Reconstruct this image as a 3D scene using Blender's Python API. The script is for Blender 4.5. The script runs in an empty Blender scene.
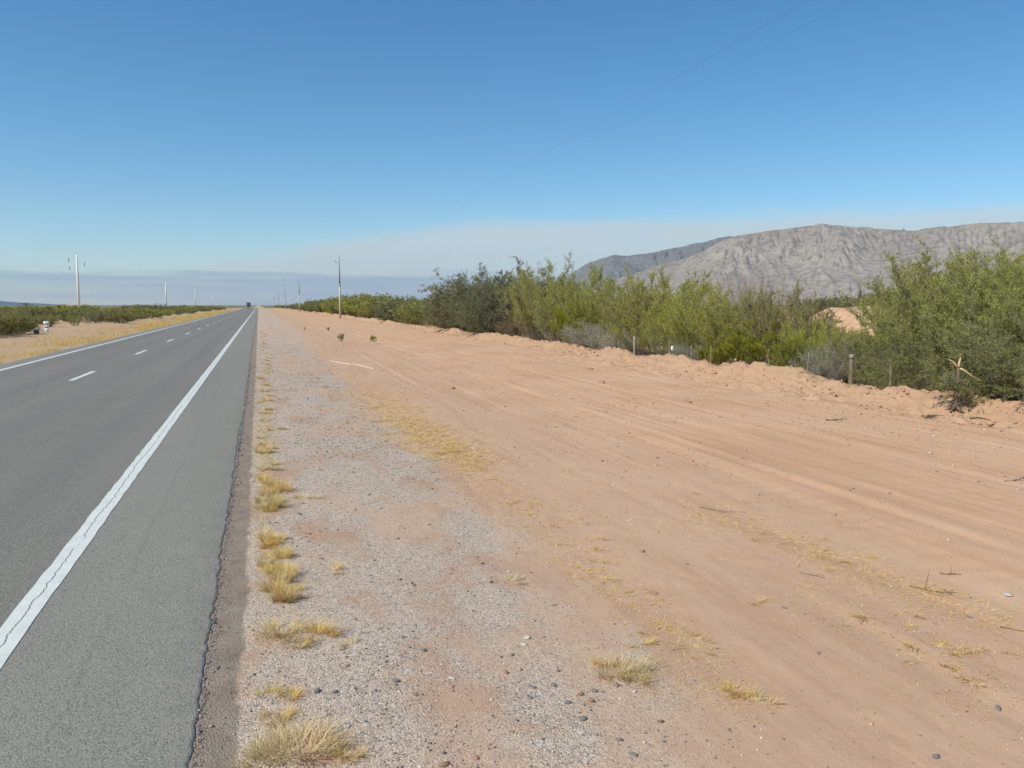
import bpy, math, random
import numpy as np
from mathutils import Vector

R = math.radians
sc = bpy.context.scene
COL = sc.collection
RNG = np.random.default_rng(7)
random.seed(7)

# ------------------------------------------------------------------ camera
F_PX = 828.0
PITCH = math.atan(79.2 / F_PX)
YAW = R(16.95)
CAM_H = 2.0
cam = bpy.data.cameras.new('camera'); cam_o = bpy.data.objects.new('camera', cam); COL.objects.link(cam_o)
cam.sensor_width = 36.0; cam.lens = F_PX / 1024 * 36.0
cam.clip_start = 0.05; cam.clip_end = 90000
cam_o.location = (0, 0, CAM_H)
cam_o.rotation_euler = (math.pi / 2 - PITCH, 0, -YAW)
sc.camera = cam_o


def ray(u, v):
    x = (u - 512) / F_PX; y = (384 - v) / F_PX
    fw = math.cos(PITCH) + y * math.sin(PITCH); up = -math.sin(PITCH) + y * math.cos(PITCH)
    return (x * math.cos(YAW) + fw * math.sin(YAW), -x * math.sin(YAW) + fw * math.cos(YAW), up)


def on_ground(u, v, z=-0.06):
    d = ray(u, v); t = (z - CAM_H) / d[2]
    return d[0] * t, d[1] * t


def toward(u, X=None, depth=None):
    """point on the bearing of column u, at world x = X or at a distance along the view axis"""
    d = ray(u, 305); n = math.hypot(d[0], d[1])
    if X is not None:
        t = X / d[0]
    else:
        t = depth / (d[0] * math.sin(YAW) + d[1] * math.cos(YAW))
    return d[0] * t, d[1] * t


def height_at(v, x, y):
    dep = x * math.sin(YAW) + y * math.cos(YAW)
    return CAM_H + (304.8 - v) / F_PX * dep


# ------------------------------------------------------------------ noise (numpy)
def _hash(ix, iy, seed):
    n = (ix.astype(np.int64) * 374761393 + iy.astype(np.int64) * 668265263 + seed * 982451653) & 0xFFFFFFFF
    n = ((n ^ (n >> 13)) * 1274126177) & 0xFFFFFFFF
    n = (n ^ (n >> 16)) & 0xFFFFFFFF
    return n / 4294967295.0


def vnoise(x, y, seed=0):
    ix = np.floor(x); iy = np.floor(y); fx = x - ix; fy = y - iy
    fx = fx * fx * fx * (fx * (fx * 6 - 15) + 10); fy = fy * fy * fy * (fy * (fy * 6 - 15) + 10)
    a = _hash(ix, iy, seed); b = _hash(ix + 1, iy, seed); c = _hash(ix, iy + 1, seed); d = _hash(ix + 1, iy + 1, seed)
    return (a * (1 - fx) + b * fx) * (1 - fy) + (c * (1 - fx) + d * fx) * fy


def fbm(x, y, octv=4, seed=0, gain=.5, lac=2.03):
    s = 0; a = 1; t = 0
    for k in range(octv):
        s = s + a * vnoise(x, y, seed + k * 17); t += a; a *= gain; x = x * lac + 3.7; y = y * lac + 1.3
    return s / t


def ridged(x, y, octv=5, seed=0, gain=.5, lac=2.05):
    s = 0; a = 1; t = 0; w = 1
    for k in range(octv):
        n = 1 - np.abs(2 * vnoise(x, y, seed + k * 13) - 1)
        n = n * n * w; w = np.clip(n * 1.6, 0, 1)
        s = s + a * n; t += a; a *= gain; x = x * lac + 5.1; y = y * lac + 2.9
    return s / t


def sstep(a, b, x):
    t = np.clip((x - a) / (b - a), 0, 1); return t * t * (3 - 2 * t)


# ------------------------------------------------------------------ mesh helpers
def mk_mesh(name, V, F, mat=None, attrs=None, smooth=False, fmat=None, mats=None):
    if not isinstance(F, (list, tuple)): F = [F]
    F = [np.asarray(f, dtype=np.int64) for f in F if len(f)]
    me = bpy.data.meshes.new(name)
    V = np.asarray(V, dtype=np.float32)
    me.vertices.add(len(V)); me.vertices.foreach_set('co', V.ravel())
    loops = np.concatenate([f.ravel() for f in F])
    sizes = np.concatenate([np.full(len(f), f.shape[1]) for f in F])
    starts = np.concatenate([[0], np.cumsum(sizes)[:-1]])
    me.loops.add(len(loops)); me.loops.foreach_set('vertex_index', loops.astype(np.int32))
    me.polygons.add(len(sizes)); me.polygons.foreach_set('loop_start', starts.astype(np.int32))
    if smooth: me.polygons.foreach_set('use_smooth', np.ones(len(sizes), dtype=bool))
    for m in (mats or ([mat] if mat else [])): me.materials.append(m)
    if fmat is not None: me.polygons.foreach_set('material_index', np.asarray(fmat, dtype=np.int32))
    me.update(calc_edges=True); me.validate()
    for k, a in (attrs or {}).items():
        a = np.asarray(a, dtype=np.float32)
        if a.ndim == 1:
            at = me.attributes.new(k, 'FLOAT', 'POINT'); at.data.foreach_set('value', a)
        else:
            at = me.attributes.new(k, 'FLOAT_COLOR', 'POINT')
            if a.shape[1] == 3: a = np.concatenate([a, np.ones((len(a), 1), np.float32)], 1)
            at.data.foreach_set('color', a.ravel())
    return me


def link(name, me, parent=None, loc=(0, 0, 0), rot=(0, 0, 0), scale=(1, 1, 1)):
    o = bpy.data.objects.new(name, me); COL.objects.link(o)
    o.location = loc; o.rotation_euler = rot; o.scale = scale
    if parent is not None: o.parent = parent
    return o


def tag(o, label=None, cat=None, group=None, kind=None):
    if label: o['label'] = label
    if cat: o['category'] = cat
    if group: o['group'] = group
    if kind: o['kind'] = kind
    return o


def empty(name, loc=(0, 0, 0), rz=0, scale=1):
    o = bpy.data.objects.new(name, None); COL.objects.link(o)
    o.location = loc; o.rotation_euler = (0, 0, rz); o.empty_display_size = .2
    o.scale = (scale,) * 3 if not isinstance(scale, tuple) else scale
    return o


def copy_tree(o, parent=None):
    c = o.copy(); COL.objects.link(c)
    if parent is not None: c.parent = parent
    for ch in list(o.children): copy_tree(ch, c)
    return c


class MB:
    """collects polygons; builds one mesh"""
    def __init__(s): s.V = []; s.Q = []; s.T = []; s.A = []; s.n = 0

    def add(s, V, Q=None, T=None, a=None):
        V = np.asarray(V, float).reshape(-1, 3)
        s.V.append(V)
        if Q is not None and len(Q): s.Q.append(np.asarray(Q) + s.n)
        if T is not None and len(T): s.T.append(np.asarray(T) + s.n)
        s.A.append(np.broadcast_to(np.asarray(0. if a is None else a, float).reshape(-1), (len(V),)) if np.ndim(a) == 0 else np.asarray(a, float))
        s.n += len(V)

    def tube(s, P, rad, n=6, a=0., cap=True):
        P = np.asarray(P, float); K = len(P); rad = np.broadcast_to(np.asarray(rad, float), (K,))
        T = np.gradient(P, axis=0); T /= np.linalg.norm(T, axis=1)[:, None] + 1e-9
        ref = np.array([0, 0, 1.]) if abs(T[:, 2]).mean() < .8 else np.array([1., 0, 0])
        X = np.cross(T, ref); X /= np.linalg.norm(X, axis=1)[:, None] + 1e-9
        Y = np.cross(T, X)
        an = np.arange(n) / n * 2 * math.pi
        V = P[:, None] + (X[:, None] * np.cos(an)[None, :, None] + Y[:, None] * np.sin(an)[None, :, None]) * rad[:, None, None]
        i = np.arange(K - 1)[:, None] * n; j = np.arange(n)[None]; j2 = (j + 1) % n
        Q = np.stack([i + j, i + j2, i + n + j2, i + n + j], -1).reshape(-1, 4)
        V = V.reshape(-1, 3); Tt = []
        if cap:
            V = np.concatenate([V, P[:1], P[-1:]]); b = K * n
            for q in range(n):
                Tt.append([b, (q + 1) % n, q]); Tt.append([b + 1, (K - 1) * n + q, (K - 1) * n + (q + 1) % n])
        s.add(V, Q, Tt, a)

    def box(s, c, d, bev=0.0, a=0., jit=0.0):
        x, y, z = [q / 2 for q in d]
        if bev <= 0: bev = min(x, y, z) * .06
        lay = []
        for zz, ins in ((-z, bev), (-z + bev, 0), (z - bev, 0), (z, bev)):
            X, Y = x - ins, y - ins; b = bev
            lay.append([(X - b, -Y, zz), (X, -Y + b, zz), (X, Y - b, zz), (X - b, Y, zz), (-X + b, Y, zz), (-X, Y - b, zz), (-X, -Y + b, zz), (-X + b, -Y, zz)])
        V = np.array(lay).reshape(-1, 3) + np.asarray(c, float)
        if jit: V = V + RNG.normal(0, jit, V.shape)
        Q = [[k * 8 + j, k * 8 + (j + 1) % 8, k * 8 + 8 + (j + 1) % 8, k * 8 + 8 + j] for k in range(3) for j in range(8)]
        T = []
        for j in range(1, 7): T.append([0, j + 1, j]); T.append([24, 24 + j, 24 + j + 1])
        s.add(V, Q, T, a)

    def mesh(s, name, mat, smooth=False, extra=None):
        F = []
        if s.Q: F.append(np.concatenate(s.Q))
        if s.T: F.append(np.concatenate(s.T))
        return mk_mesh(name, np.concatenate(s.V), F, mat, dict(tint=np.concatenate(s.A)), smooth)

    def build(s, name, mat, parent=None, smooth=False, loc=(0, 0, 0)):
        return link(name, s.mesh(name, mat, smooth), parent, loc)


# ------------------------------------------------------------------ materials
class NT:
    def __init__(s, name):
        s.m = bpy.data.materials.new(name); s.m.use_nodes = True; s.t = s.m.node_tree
        s.t.nodes.clear(); s.out = s.t.nodes.new('ShaderNodeOutputMaterial')

    def n(s, typ, ins=None, **kw):
        nd = s.t.nodes.new('ShaderNode' + typ)
        for k, v in kw.items(): setattr(nd, k, v)
        for k, v in (ins or {}).items():
            if hasattr(v, 'is_output') or isinstance(v, bpy.types.NodeSocket): s.t.links.new(v, nd.inputs[k])
            else: nd.inputs[k].default_value = v
        return nd

    def co(s): return s.n('TexCoord').outputs['Object']

    def noise(s, scale, vec=None, detail=4, rough=.55, stretch=None, dist=0):
        vec = vec or s.co()
        if stretch:
            vec = s.n('VectorMath', {0: vec, 1: stretch}, operation='MULTIPLY').outputs[0]
        return s.n('TexNoise', {'Vector': vec, 'Scale': scale, 'Detail': detail, 'Roughness': rough, 'Distortion': dist}).outputs['Fac']

    def ramp(s, fac, stops, interp='LINEAR'):
        r = s.n('ValToRGB', {'Fac': fac}); cr = r.color_ramp; cr.interpolation = interp
        while len(cr.elements) < len(stops): cr.elements.new(.5)
        for e, (p, c) in zip(cr.elements, stops):
            e.position = p; e.color = tuple(c) + (1,) if len(c) == 3 else c
        return r.outputs['Color']

    def mr(s, v, a, b, c=0., d=1.):
        return s.n('MapRange', {0: v, 1: a, 2: b, 3: c, 4: d}).outputs[0]

    def math(s, op, a, b=0., c=0.):
        return s.n('Math', {0: a, 1: b, 2: c}, operation=op).outputs[0]

    def mix(s, fac, a, b, blend='MIX'):
        nd = s.n('Mix', data_type='RGBA', blend_type=blend)
        for idx, v in ((0, fac), (6, a), (7, b)):
            if isinstance(v, bpy.types.NodeSocket): s.t.links.new(v, nd.inputs[idx])
            else: nd.inputs[idx].default_value = v if idx == 0 or len(v) == 4 else tuple(v) + (1,)
        return nd.outputs[2]

    def attr(s, name, out='Fac'): return s.n('Attribute', attribute_name=name).outputs[out]

    def pbsdf(s, col, rough=.8, bump=None, spec=.3, metal=0., bstr=.5, bdist=.01):
        ins = {'Base Color': col if isinstance(col, bpy.types.NodeSocket) else tuple(col) + (1,), 'Roughness': rough, 'Specular IOR Level': spec, 'Metallic': metal}
        if bump is not None:
            ins['Normal'] = s.n('Bump', {'Height': bump, 'Strength': bstr, 'Distance': bdist}).outputs[0]
        return s.n('BsdfPrincipled', ins).outputs[0]

    def done(s, sh):
        s.t.links.new(sh, s.out.inputs['Surface']); return s.m


def simple(name, c1, c2, scale=8, rough=.8, spec=.3, stretch=None, bstr=.3, metal=0.):
    k = NT(name); nz = k.noise(scale, stretch=stretch, detail=5)
    return k.done(k.pbsdf(k.ramp(nz, [(.3, c1), (.7, c2)]), rough, nz, spec, metal, bstr))


def leafy(name, stops, trans=.40, hue_var=.035, val_var=.35):
    k = NT(name)
    c = k.ramp(k.attr('tint'), stops)
    rnd = k.n('ObjectInfo').outputs['Random']
    r2 = k.math('FRACT', k.math('MULTIPLY', rnd, 7.31))
    h = k.n('HueSaturation', {'Hue': k.mr(rnd, 0, 1, .5 - hue_var / 2, .5 + hue_var / 2), 'Saturation': k.mr(r2, 0, 1, .8, 1.1),
                              'Value': k.mr(r2, 0, 1, 1 - val_var / 2, 1 + val_var / 2), 'Color': c}).outputs[0]
    d = k.pbsdf(h, .65, spec=.25)
    t = k.n('BsdfTranslucent', {'Color': h}).outputs[0]
    return k.done(k.n('MixShader', {0: trans, 1: d, 2: t}).outputs[0])


M = {}
M['olive'] = leafy('olive_leaves', [(0, (0.194, 0.203, 0.062)), (.35, (0.317, 0.316, 0.088)), (.7, (0.454, 0.426, 0.116)), (1, (0.588, 0.519, 0.180))])
M['greygreen'] = leafy('grey_green_leaves', [(0, (0.137, 0.152, 0.063)), (.4, (0.232, 0.237, 0.102)), (.8, (0.341, 0.326, 0.137)), (1, (0.464, 0.403, 0.177))])
M['yellowgreen'] = leafy('yellow_green_leaves', [(0, (0.234, 0.266, 0.056)), (.4, (0.372, 0.392, 0.077)), (.8, (0.510, 0.495, 0.111)), (1, (0.588, 0.558, 0.168))])
M['lime'] = leafy('lime_leaves', [(0, (0.177, 0.190, 0.020)), (.4, (0.260, 0.275, 0.029)), (.8, (0.343, 0.342, 0.044)), (1, (0.416, 0.370, 0.078))], hue_var=.01)
M['scrub'] = leafy('scrub_leaves', [(0, (0.151, 0.155, 0.062)), (.4, (0.263, 0.255, 0.092)), (.8, (0.379, 0.341, 0.125)), (1, (0.552, 0.426, 0.196))])
M['straw'] = leafy('straw_blades', [(0, (.54, .35, .11)), (.35, (.68, .48, .17)), (.75, (.76, .61, .29)), (1, (.80, .71, .45))], .3, .02, .2)
M['rust'] = leafy('rusty_dead_leaves', [(0, (.18, .11, .045)), (.5, (.28, .18, .07)), (1, (.36, .25, .11))], .25)
M['twig'] = simple('grey_brown_twig', (.15, .12, .095), (.27, .225, .18), 30)
M['twig_grey'] = simple('ash_grey_twig', (.26, .235, .215), (.40, .37, .345), 30)
M['twig_pale'] = simple('pale_bare_twig', (.25, .21, .17), (.40, .35, .29), 30)
M['twig_red'] = simple('reddish_bare_twig', (.20, .12, .085), (.32, .21, .14), 30)
M['bark'] = simple('dark_weathered_bark', (.09, .065, .045), (.21, .155, .11), 40, stretch=(1, 1, .15), bstr=.8)
M['splitwood'] = simple('pale_split_wood', (.55, .36, .20), (.70, .52, .34), 40, stretch=(1, 1, .3))
M['concrete'] = simple('pale_pole_concrete', (.70, .69, .66), (.80, .79, .76), 3, stretch=(6, 6, 1))
M['concrete_mossy'] = simple('buff_pole_concrete', (.44, .43, .32), (.54, .53, .40), 3, stretch=(6, 6, 1))
M['concrete_grey'] = simple('grey_pole_concrete', (.30, .34, .34), (.40, .44, .44), 3, stretch=(6, 6, 1))
M['steel'] = simple('dull_steel', (.10, .10, .10), (.18, .18, .18), 12, .5, .5, metal=.6)
M['insulator'] = simple('brown_grey_porcelain', (.12, .12, .125), (.18, .18, .19), 12, .3, .6)
M['wire'] = simple('dark_wire', (.06, .06, .065), (.09, .09, .095), 5, .6)
M['post_wood'] = simple('weathered_post_wood', (.17, .12, .09), (.29, .22, .175), 12, stretch=(6, 6, .6), bstr=.8)
M['post_pale'] = simple('bleached_post_wood', (.27, .24, .21), (.40, .36, .32), 12, stretch=(6, 6, .6), bstr=.8)
M['whitepaint'] = simple('white_marker_paint', (.74, .74, .72), (.82, .82, .80), 6)
M['band'] = simple('dark_marker_band', (.10, .10, .10), (.16, .16, .15), 6)
M['plastic'] = simple('white_thin_plastic', (.68, .70, .70), (.80, .82, .82), 25, .5, .4)
M['tape'] = simple('dusty_plastic_strip', (.50, .37, .28), (.59, .48, .40), 2.5, .6, .3)


def m_mountain(name, a, b, c, d):
    k = NT(name)
    n1 = k.noise(.0016, detail=8, rough=.62); n2 = k.noise(.02, detail=6, rough=.7)
    col = k.ramp(n1, [(.3, a), (.5, b), (.72, c)])
    n4 = k.noise(.012, detail=7, rough=.75)
    col = k.mix(k.mr(n2, .46, .62, 0, .8), col, d)
    col = k.mix(k.mr(n4, .52, .66, 0, .6), col, c)
    n3 = k.noise(.06, detail=4)
    return k.done(k.pbsdf(col, .95, k.math('ADD', k.math('MULTIPLY', n2, 18.), k.math('MULTIPLY', n3, 6.)), .1, bstr=1., bdist=1.))


M['mountain'] = m_mountain('mountain_rock', (.275, .23, .19), (.35, .30, .255), (.42, .365, .31), (.175, .155, .12))
M['backrange'] = m_mountain('dark_ridge_rock', (.16, .155, .15), (.20, .19, .185), (.24, .23, .22), (.11, .108, .10))
M['farrange'] = m_mountain('haze_tinted_rock', (.085, .11, .145), (.095, .125, .165), (.11, .14, .18), (.08, .10, .13))  # blue of distant haze painted into the rock colour


def m_ground():
    k = NT('ground_soil'); co = k.co()
    zr = k.n('SeparateColor', {0: k.attr('zone', 'Color')})
    grav, strip, verge = zr.outputs[0], zr.outputs[1], zr.outputs[2]
    # sand, with grader streaks along the road
    n1 = k.noise(.35, co, 5); n2 = k.noise(1.9, co, 7, .66, (2.6, .13, 1)); n3 = k.noise(22, co, 5, .65)
    n4 = k.noise(4.0, co, 6, .62); n5 = k.noise(130, co, 3)
    sand = k.ramp(n1, [(.32, (.485, .290, .178)), (.5, (.53, .326, .204)), (.68, (.56, .362, .236))])
    sand = k.mix(k.mr(n2, .42, .72, 0, .55), sand, (.61, .41, .28))
    sand = k.mix(k.mr(n2, .46, .28, 0, .5), sand, (.40, .225, .14))
    n6 = k.noise(1., co, 6, .7, (14., .35, 1))
    sand = k.mix(k.mr(n6, .55, .70, 0, .35), sand, (.38, .225, .14))
    sand = k.mix(k.mr(n6, .42, .30, 0, .35), sand, (.64, .45, .32))
    sand = k.mix(k.mr(n4, .55, .75, 0, .35), sand, (.53, .38, .26))
    sand = k.mix(k.mr(n3, .56, .74, 0, .32), sand, (.33, .20, .13))
    sand = k.mix(k.mr(n5, .60, .75, 0, .35), sand, (.62, .47, .35))
    sand = k.mix(k.math('MULTIPLY', k.attr('silt'), .36), sand, k.ramp(n4, [(.3, (.385, .275, .195)), (.7, (.455, .33, .24))]))
    sand = k.mix(k.math('MULTIPLY', k.attr('bank_dim'), .75), sand, k.ramp(n4, [(.3, (.36, .225, .14)), (.7, (.44, .29, .185))]))  # bank colour darkened to offset the extra sun on its slope
    # gravel: crushed multi-coloured stone in a pinkish grey matrix
    vo = k.n('TexVoronoi', {'Vector': co, 'Scale': 105., 'Randomness': 1.}); vc = k.n('SeparateColor', {0: vo.outputs['Color']}).outputs[0]
    vo2 = k.n('TexVoronoi', {'Vector': co, 'Scale': 46., 'Randomness': 1.}); vc2 = k.n('SeparateColor', {0: vo2.outputs['Color']}).outputs[1]
    stone = k.ramp(vc, [(0, (.12, .11, .105)), (.09, (.30, .25, .205)), (.22, (.46, .37, .295)), (.42, (.56, .46, .375)), (.62, (.48, .36, .275)), (.75, (.61, .52, .435)), (.90, (.70, .62, .54)), (.97, (.36, .21, .15))], 'CONSTANT')
    stone = k.mix(k.mr(vc2, .80, .84, 0, .75), stone, (.28, .25, .235))
    fines = k.ramp(n4, [(.3, (.50, .37, .275)), (.7, (.59, .47, .37))])
    gcol = k.mix(k.mr(n3, .38, .62, .35, 1.), fines, stone)
    red = k.noise(1.1, co, 5, .6, (1.4, .7, 1))
    gcol = k.mix(k.mr(red, .50, .62, 0, .7), gcol, (.45, .27, .175))
    col = k.mix(grav, sand, gcol)
    scol = k.ramp(n4, [(.25, (.225, .172, .132)), (.5, (.28, .222, .176)), (.75, (.345, .28, .225))])
    scol = k.mix(k.mr(n3, .52, .66, 0, .5), scol, (.16, .13, .11))
    col = k.mix(strip, col, scol)
    vcol = k.ramp(n4, [(.3, (.36, .255, .165)), (.7, (.47, .35, .22))])
    col = k.mix(verge, col, vcol)
    col = k.mix(k.math('MULTIPLY', k.attr('scrub'), .9), col, k.ramp(n1, [(.3, (.13, .13, .06)), (.7, (.20, .18, .09))]))
    n8 = k.noise(60, co, 4, .7)
    hs = k.math('ADD', k.math('ADD', k.math('MULTIPLY', n3, .006), k.math('MULTIPLY', n8, .006)), k.math('MULTIPLY', n5, .005))
    hs = k.math('ADD', hs, k.math('MULTIPLY', n4, .003))
    hg = k.math('MULTIPLY', k.math('SUBTRACT', 1.0, vo.outputs['Distance']), .009)
    h = k.math('ADD', hs, k.math('MULTIPLY', hg, grav))
    return k.done(k.pbsdf(col, .95, h, .1, bstr=.75, bdist=1.))


M['ground'] = m_ground()


def m_asphalt():
    k = NT('asphalt'); co = k.co()
    x = k.n('SeparateXYZ', {0: co}).outputs[0]
    n1 = k.noise(.5, co, 5, .6, (1.6, .12, 1)); n2 = k.noise(75, co, 4, .7); n3 = k.noise(3., co, 5, .6)
    vo = k.n('TexVoronoi', {'Vector': co, 'Scale': 130.}); vc = k.n('SeparateColor', {0: vo.outputs['Color']}).outputs[0]
    base = k.ramp(n1, [(.3, (.212, .203, .172)), (.7, (.252, .243, .208))])
    lane = k.ramp(n1, [(.3, (.180, .167, .143)), (.7, (.213, .199, .172))])
    wob = k.math('ADD', x, k.mr(n3, .3, .7, -.05, .05))
    inl = k.math('MULTIPLY', k.mr(wob, -1.42, -1.52), k.mr(wob, -7.75, -7.6))
    col = k.mix(inl, base, lane)
    # wheel paths, polished paler; a darker oil track mid-lane
    def trk(c, w): return k.mr(k.math('ABSOLUTE', k.math('SUBTRACT', wob, c)), w, w * .3)
    wp = k.math('MAXIMUM', k.math('MAXIMUM', trk(-2.3, .42), trk(-3.85, .42)), k.math('MAXIMUM', trk(-5.45, .42), trk(-6.95, .42)))
    col = k.mix(k.math('MULTIPLY', wp, .30), col, (.135, .129, .121))
    n7 = k.noise(.9, co, 6, .65, (1., .5, 1)); col = k.mix(k.mr(n7, .55, .75, 0, .28), col, (.13, .125, .115)); col = k.mix(k.mr(n7, .42, .28, 0, .25), col, (.30, .285, .25))
    yv = k.n('CombineXYZ', {1: k.n('SeparateXYZ', {0: co}).outputs[1]}).outputs[0]; jw = k.mr(k.noise(1.4, yv, 5, .7), .25, .75, -.05, .05)
    for cx, dk, st in ((-4.55, (.31, .295, .26), .5), (-3.05, (.09, .088, .083), .35), (-.98, (.10, .098, .092), .22)):
        dj = k.math('ABSOLUTE', k.math('SUBTRACT', x, k.math('ADD', jw, cx)))
        col = k.mix(k.math('MULTIPLY', k.mr(dj, .022, .006, 0, st), k.mr(k.noise(.35, yv, 3), .38, .55)), col, dk)
    col = k.mix(k.math('MULTIPLY', k.mr(x, -.80, -.36, 0, .5), k.mr(n3, .40, .68)), col, (.33, .285, .225))
    col = k.mix(k.mr(vc, .78, .86, 0, .55), col, (.33, .325, .305))
    col = k.mix(k.mr(vc, .22, .14, 0, .6), col, (.085, .083, .080))
    col = k.mix(k.mr(n2, .58, .75, 0, .4), col, (.10, .097, .092))
    h = k.math('ADD', k.math('MULTIPLY', n2, .004), k.math('MULTIPLY', k.math('SUBTRACT', 1., vo.outputs['Distance']), .004))
    return k.done(k.pbsdf(col, .8, h, .25, bstr=.8, bdist=1.))


M['asphalt'] = m_asphalt()


def m_paint(crack_x=None, name='road_paint'):
    k = NT(name); co = k.co(); xyz = k.n('SeparateXYZ', {0: co}); x, y = xyz.outputs[0], xyz.outputs[1]
    n2 = k.noise(70, co, 4, .7); n3 = k.noise(6, co, 5, .65)
    col = k.ramp(n3, [(.3, (.54, .565, .54)), (.7, (.65, .67, .645))])
    col = k.mix(k.mr(n2, .60, .72, 0, .65), col, (.33, .33, .31))
    if crack_x is not None:
        yv = k.n('CombineXYZ', {1: y}).outputs[0]
        w1 = k.noise(3.2, yv, 5, .72); w2 = k.noise(.5, yv, 2)
        cx = k.math('ADD', k.mr(w1, .25, .75, -.028, .028), k.mr(w2, .3, .7, crack_x - .02, crack_x + .02))
        d = k.math('ABSOLUTE', k.math('SUBTRACT', x, cx))
        gap = k.mr(k.noise(1.1, yv, 3), .34, .42)
        col = k.mix(k.math('MULTIPLY', k.mr(d, .0055, .0025), gap), col, (.11, .11, .105))
    return k.done(k.pbsdf(col, .7, n2, .3, bstr=.25, bdist=.004))


M['paint'] = m_paint()
M['paint_cracked'] = m_paint(-1.505, 'cracked_road_paint')


def m_stones(name, stops, rough=.85):
    k = NT(name); c = k.ramp(k.attr('tint'), stops, 'CONSTANT'); nz = k.noise(160, detail=3)
    c = k.mix(k.mr(nz, .45, .7, 0, .3), c, (.40, .33, .28))
    return k.done(k.pbsdf(c, rough, nz, .3, bstr=.3, bdist=.002))


M['gravel'] = m_stones('mixed_gravel', [(0, (.10, .105, .11)), (.20, (.20, .195, .19)), (.40, (.33, .28, .25)), (.58, (.46, .38, .32)), (.74, (.57, .51, .46)), (.88, (.34, .19, .13)), (.95, (.65, .62, .58))])
M['stone_dark'] = simple('dark_basalt_stone', (.13, .12, .11), (.24, .225, .21), 60)
M['stone_red'] = simple('rust_red_stone', (.25, .13, .09), (.37, .21, .145), 40)
M['stone_pale'] = simple('pale_stone', (.42, .38, .335), (.56, .52, .47), 40)
M['clod'] = simple('dry_earth_clod', (.27, .155, .10), (.41, .255, .17), 25, bstr=.8)

# ------------------------------------------------------------------ terrain
def dip(Y):
    return -np.minimum(8e-6 * np.maximum(0, Y - 400) ** 2, 6.0)


def berm_line(Y): return 12.55 + .35 * (vnoise(Y / 7., Y * 0, 91) - .5) * 2 + .012 * np.clip(Y - 12, 0, 60)


def berm_h(Y): return .27 + .32 * (vnoise(Y / 2.6, Y * 0 + 3, 92) - .42) + .22 * (vnoise(Y / 9., Y * 0 + 7, 93) - .5)


def gravel_edge(Y): return 2.1 + .9 * sstep(25, 70, Y) + .35 * (vnoise(Y / 2.2, Y * 0 + 1, 31) - .5) + .25 * (vnoise(Y / .6, Y * 0 + 5, 32) - .5)


def strip_edge(Y): return -.135 + .035 * (vnoise(Y / .5, Y * 0 + 9, 41) - .5) + .03 * (vnoise(Y / .13, Y * 0 + 4, 42) - .5)


def ground_z(X, Y):
    X = np.asarray(X, float); Y = np.asarray(Y, float)
    far = np.abs(X) + np.abs(Y)
    # right side
    z = -.010 - .060 * sstep(-.15, 2.5, X)
    z = z + (.012 * (fbm(X * 3.1, Y * 2.3, 4, 5) - .5) + .006 * (fbm(X * 22, Y * 22, 3, 6) - .5)) * sstep(-.3, -.1, X)
    dirt = sstep(-.2, .5, X - gravel_edge(Y)) * sstep(13.2, 11.8, X)
    rut = fbm(X * 1.7 + .35 * fbm(X * .2, Y * .12, 2, 8), Y * .07, 2, 7) - .5
    z = z + dirt * (.026 * rut + .012 * (fbm(X * .5, Y * .35, 3, 9) - .5) + .007 * (fbm(X * 5, Y * 4, 2, 10) - .5) + .012 * sstep(.5, .72, fbm(X * 1.3, Y * .9, 3, 13)) * (fbm(X * 8, Y * 7, 2, 20) - .5))
    for tx_, tw_, td_ in ((3.6, .09, .014), (4.5, .07, .010), (5.9, .10, .016), (6.5, .06, .010), (8.2, .10, .014), (9.4, .08, .012), (10.3, .09, .014)):
        dd_ = X - tx_ - .010 * Y - .10 * (vnoise(Y * .22, Y * 0 + tx_, 24) - .5)
        z = z + dirt * .65 * td_ * (np.exp(-((dd_ - 1.6 * tw_) / tw_) ** 2) - np.exp(-(dd_ / tw_) ** 2)) * sstep(.3, .55, vnoise(Y * .3, Y * 0 + tx_ * 3, 25))
    # a tread of old machine tracks
    z = z - dirt * .018 * (np.sin(Y * 21 + 2 * vnoise(X * 2, Y * 2, 12)) * .5 + .5) * np.exp(-((X - 5.2 - .03 * Y) / .22) ** 2)
    z = z - dirt * .018 * (np.sin(Y * 21 + 1.4) * .5 + .5) * np.exp(-((X - 7.3 - .03 * Y) / .22) ** 2)
    # windrow of sand bulldozed against the bushes
    c = berm_line(Y); d = X - c
    prof = np.where(d < 0, np.exp(-(d / .50) ** 2), np.exp(-(d / .75) ** 2))
    lump = (fbm(X * 2.2, Y * 2.2, 4, 14) - .5) * .28 + (.25 - np.abs(fbm(X * 4.5, Y * 4.5, 3, 15) - .5)) * .22 + (fbm(X * 14, Y * 14, 3, 19) - .5) * .10
    zone = sstep(-1.7, -.6, d) * sstep(2.2, .9, d)
    z = z + np.maximum(berm_h(Y), .05) * prof + zone * lump * sstep(200, 40, Y)
    z = z + sstep(13.5, 16, X) * (.10 + .12 * (fbm(X * .4, Y * .4, 3, 16) - .5))
    # left verge
    zl = -.075 + .06 * (fbm(X * .8, Y * .6, 4, 18) - .5) + .10 * sstep(-11, -15, X)
    z = np.where(X < -4, zl, z)
    z = np.where((X > -8.6) & (X < -.42), -.12, z)
    z = z * sstep(3000, 900, far) + -.06 * (1 - sstep(3000, 900, far))
    return z + dip(Y)


def gz(x, y): return float(ground_z(np.array([x]), np.array([y]))[0])


def geo(a, b, g):
    n = int(math.ceil(math.log(b / a) / math.log(1 + g))); return a * (b / a) ** (np.arange(n) / n)


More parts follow.
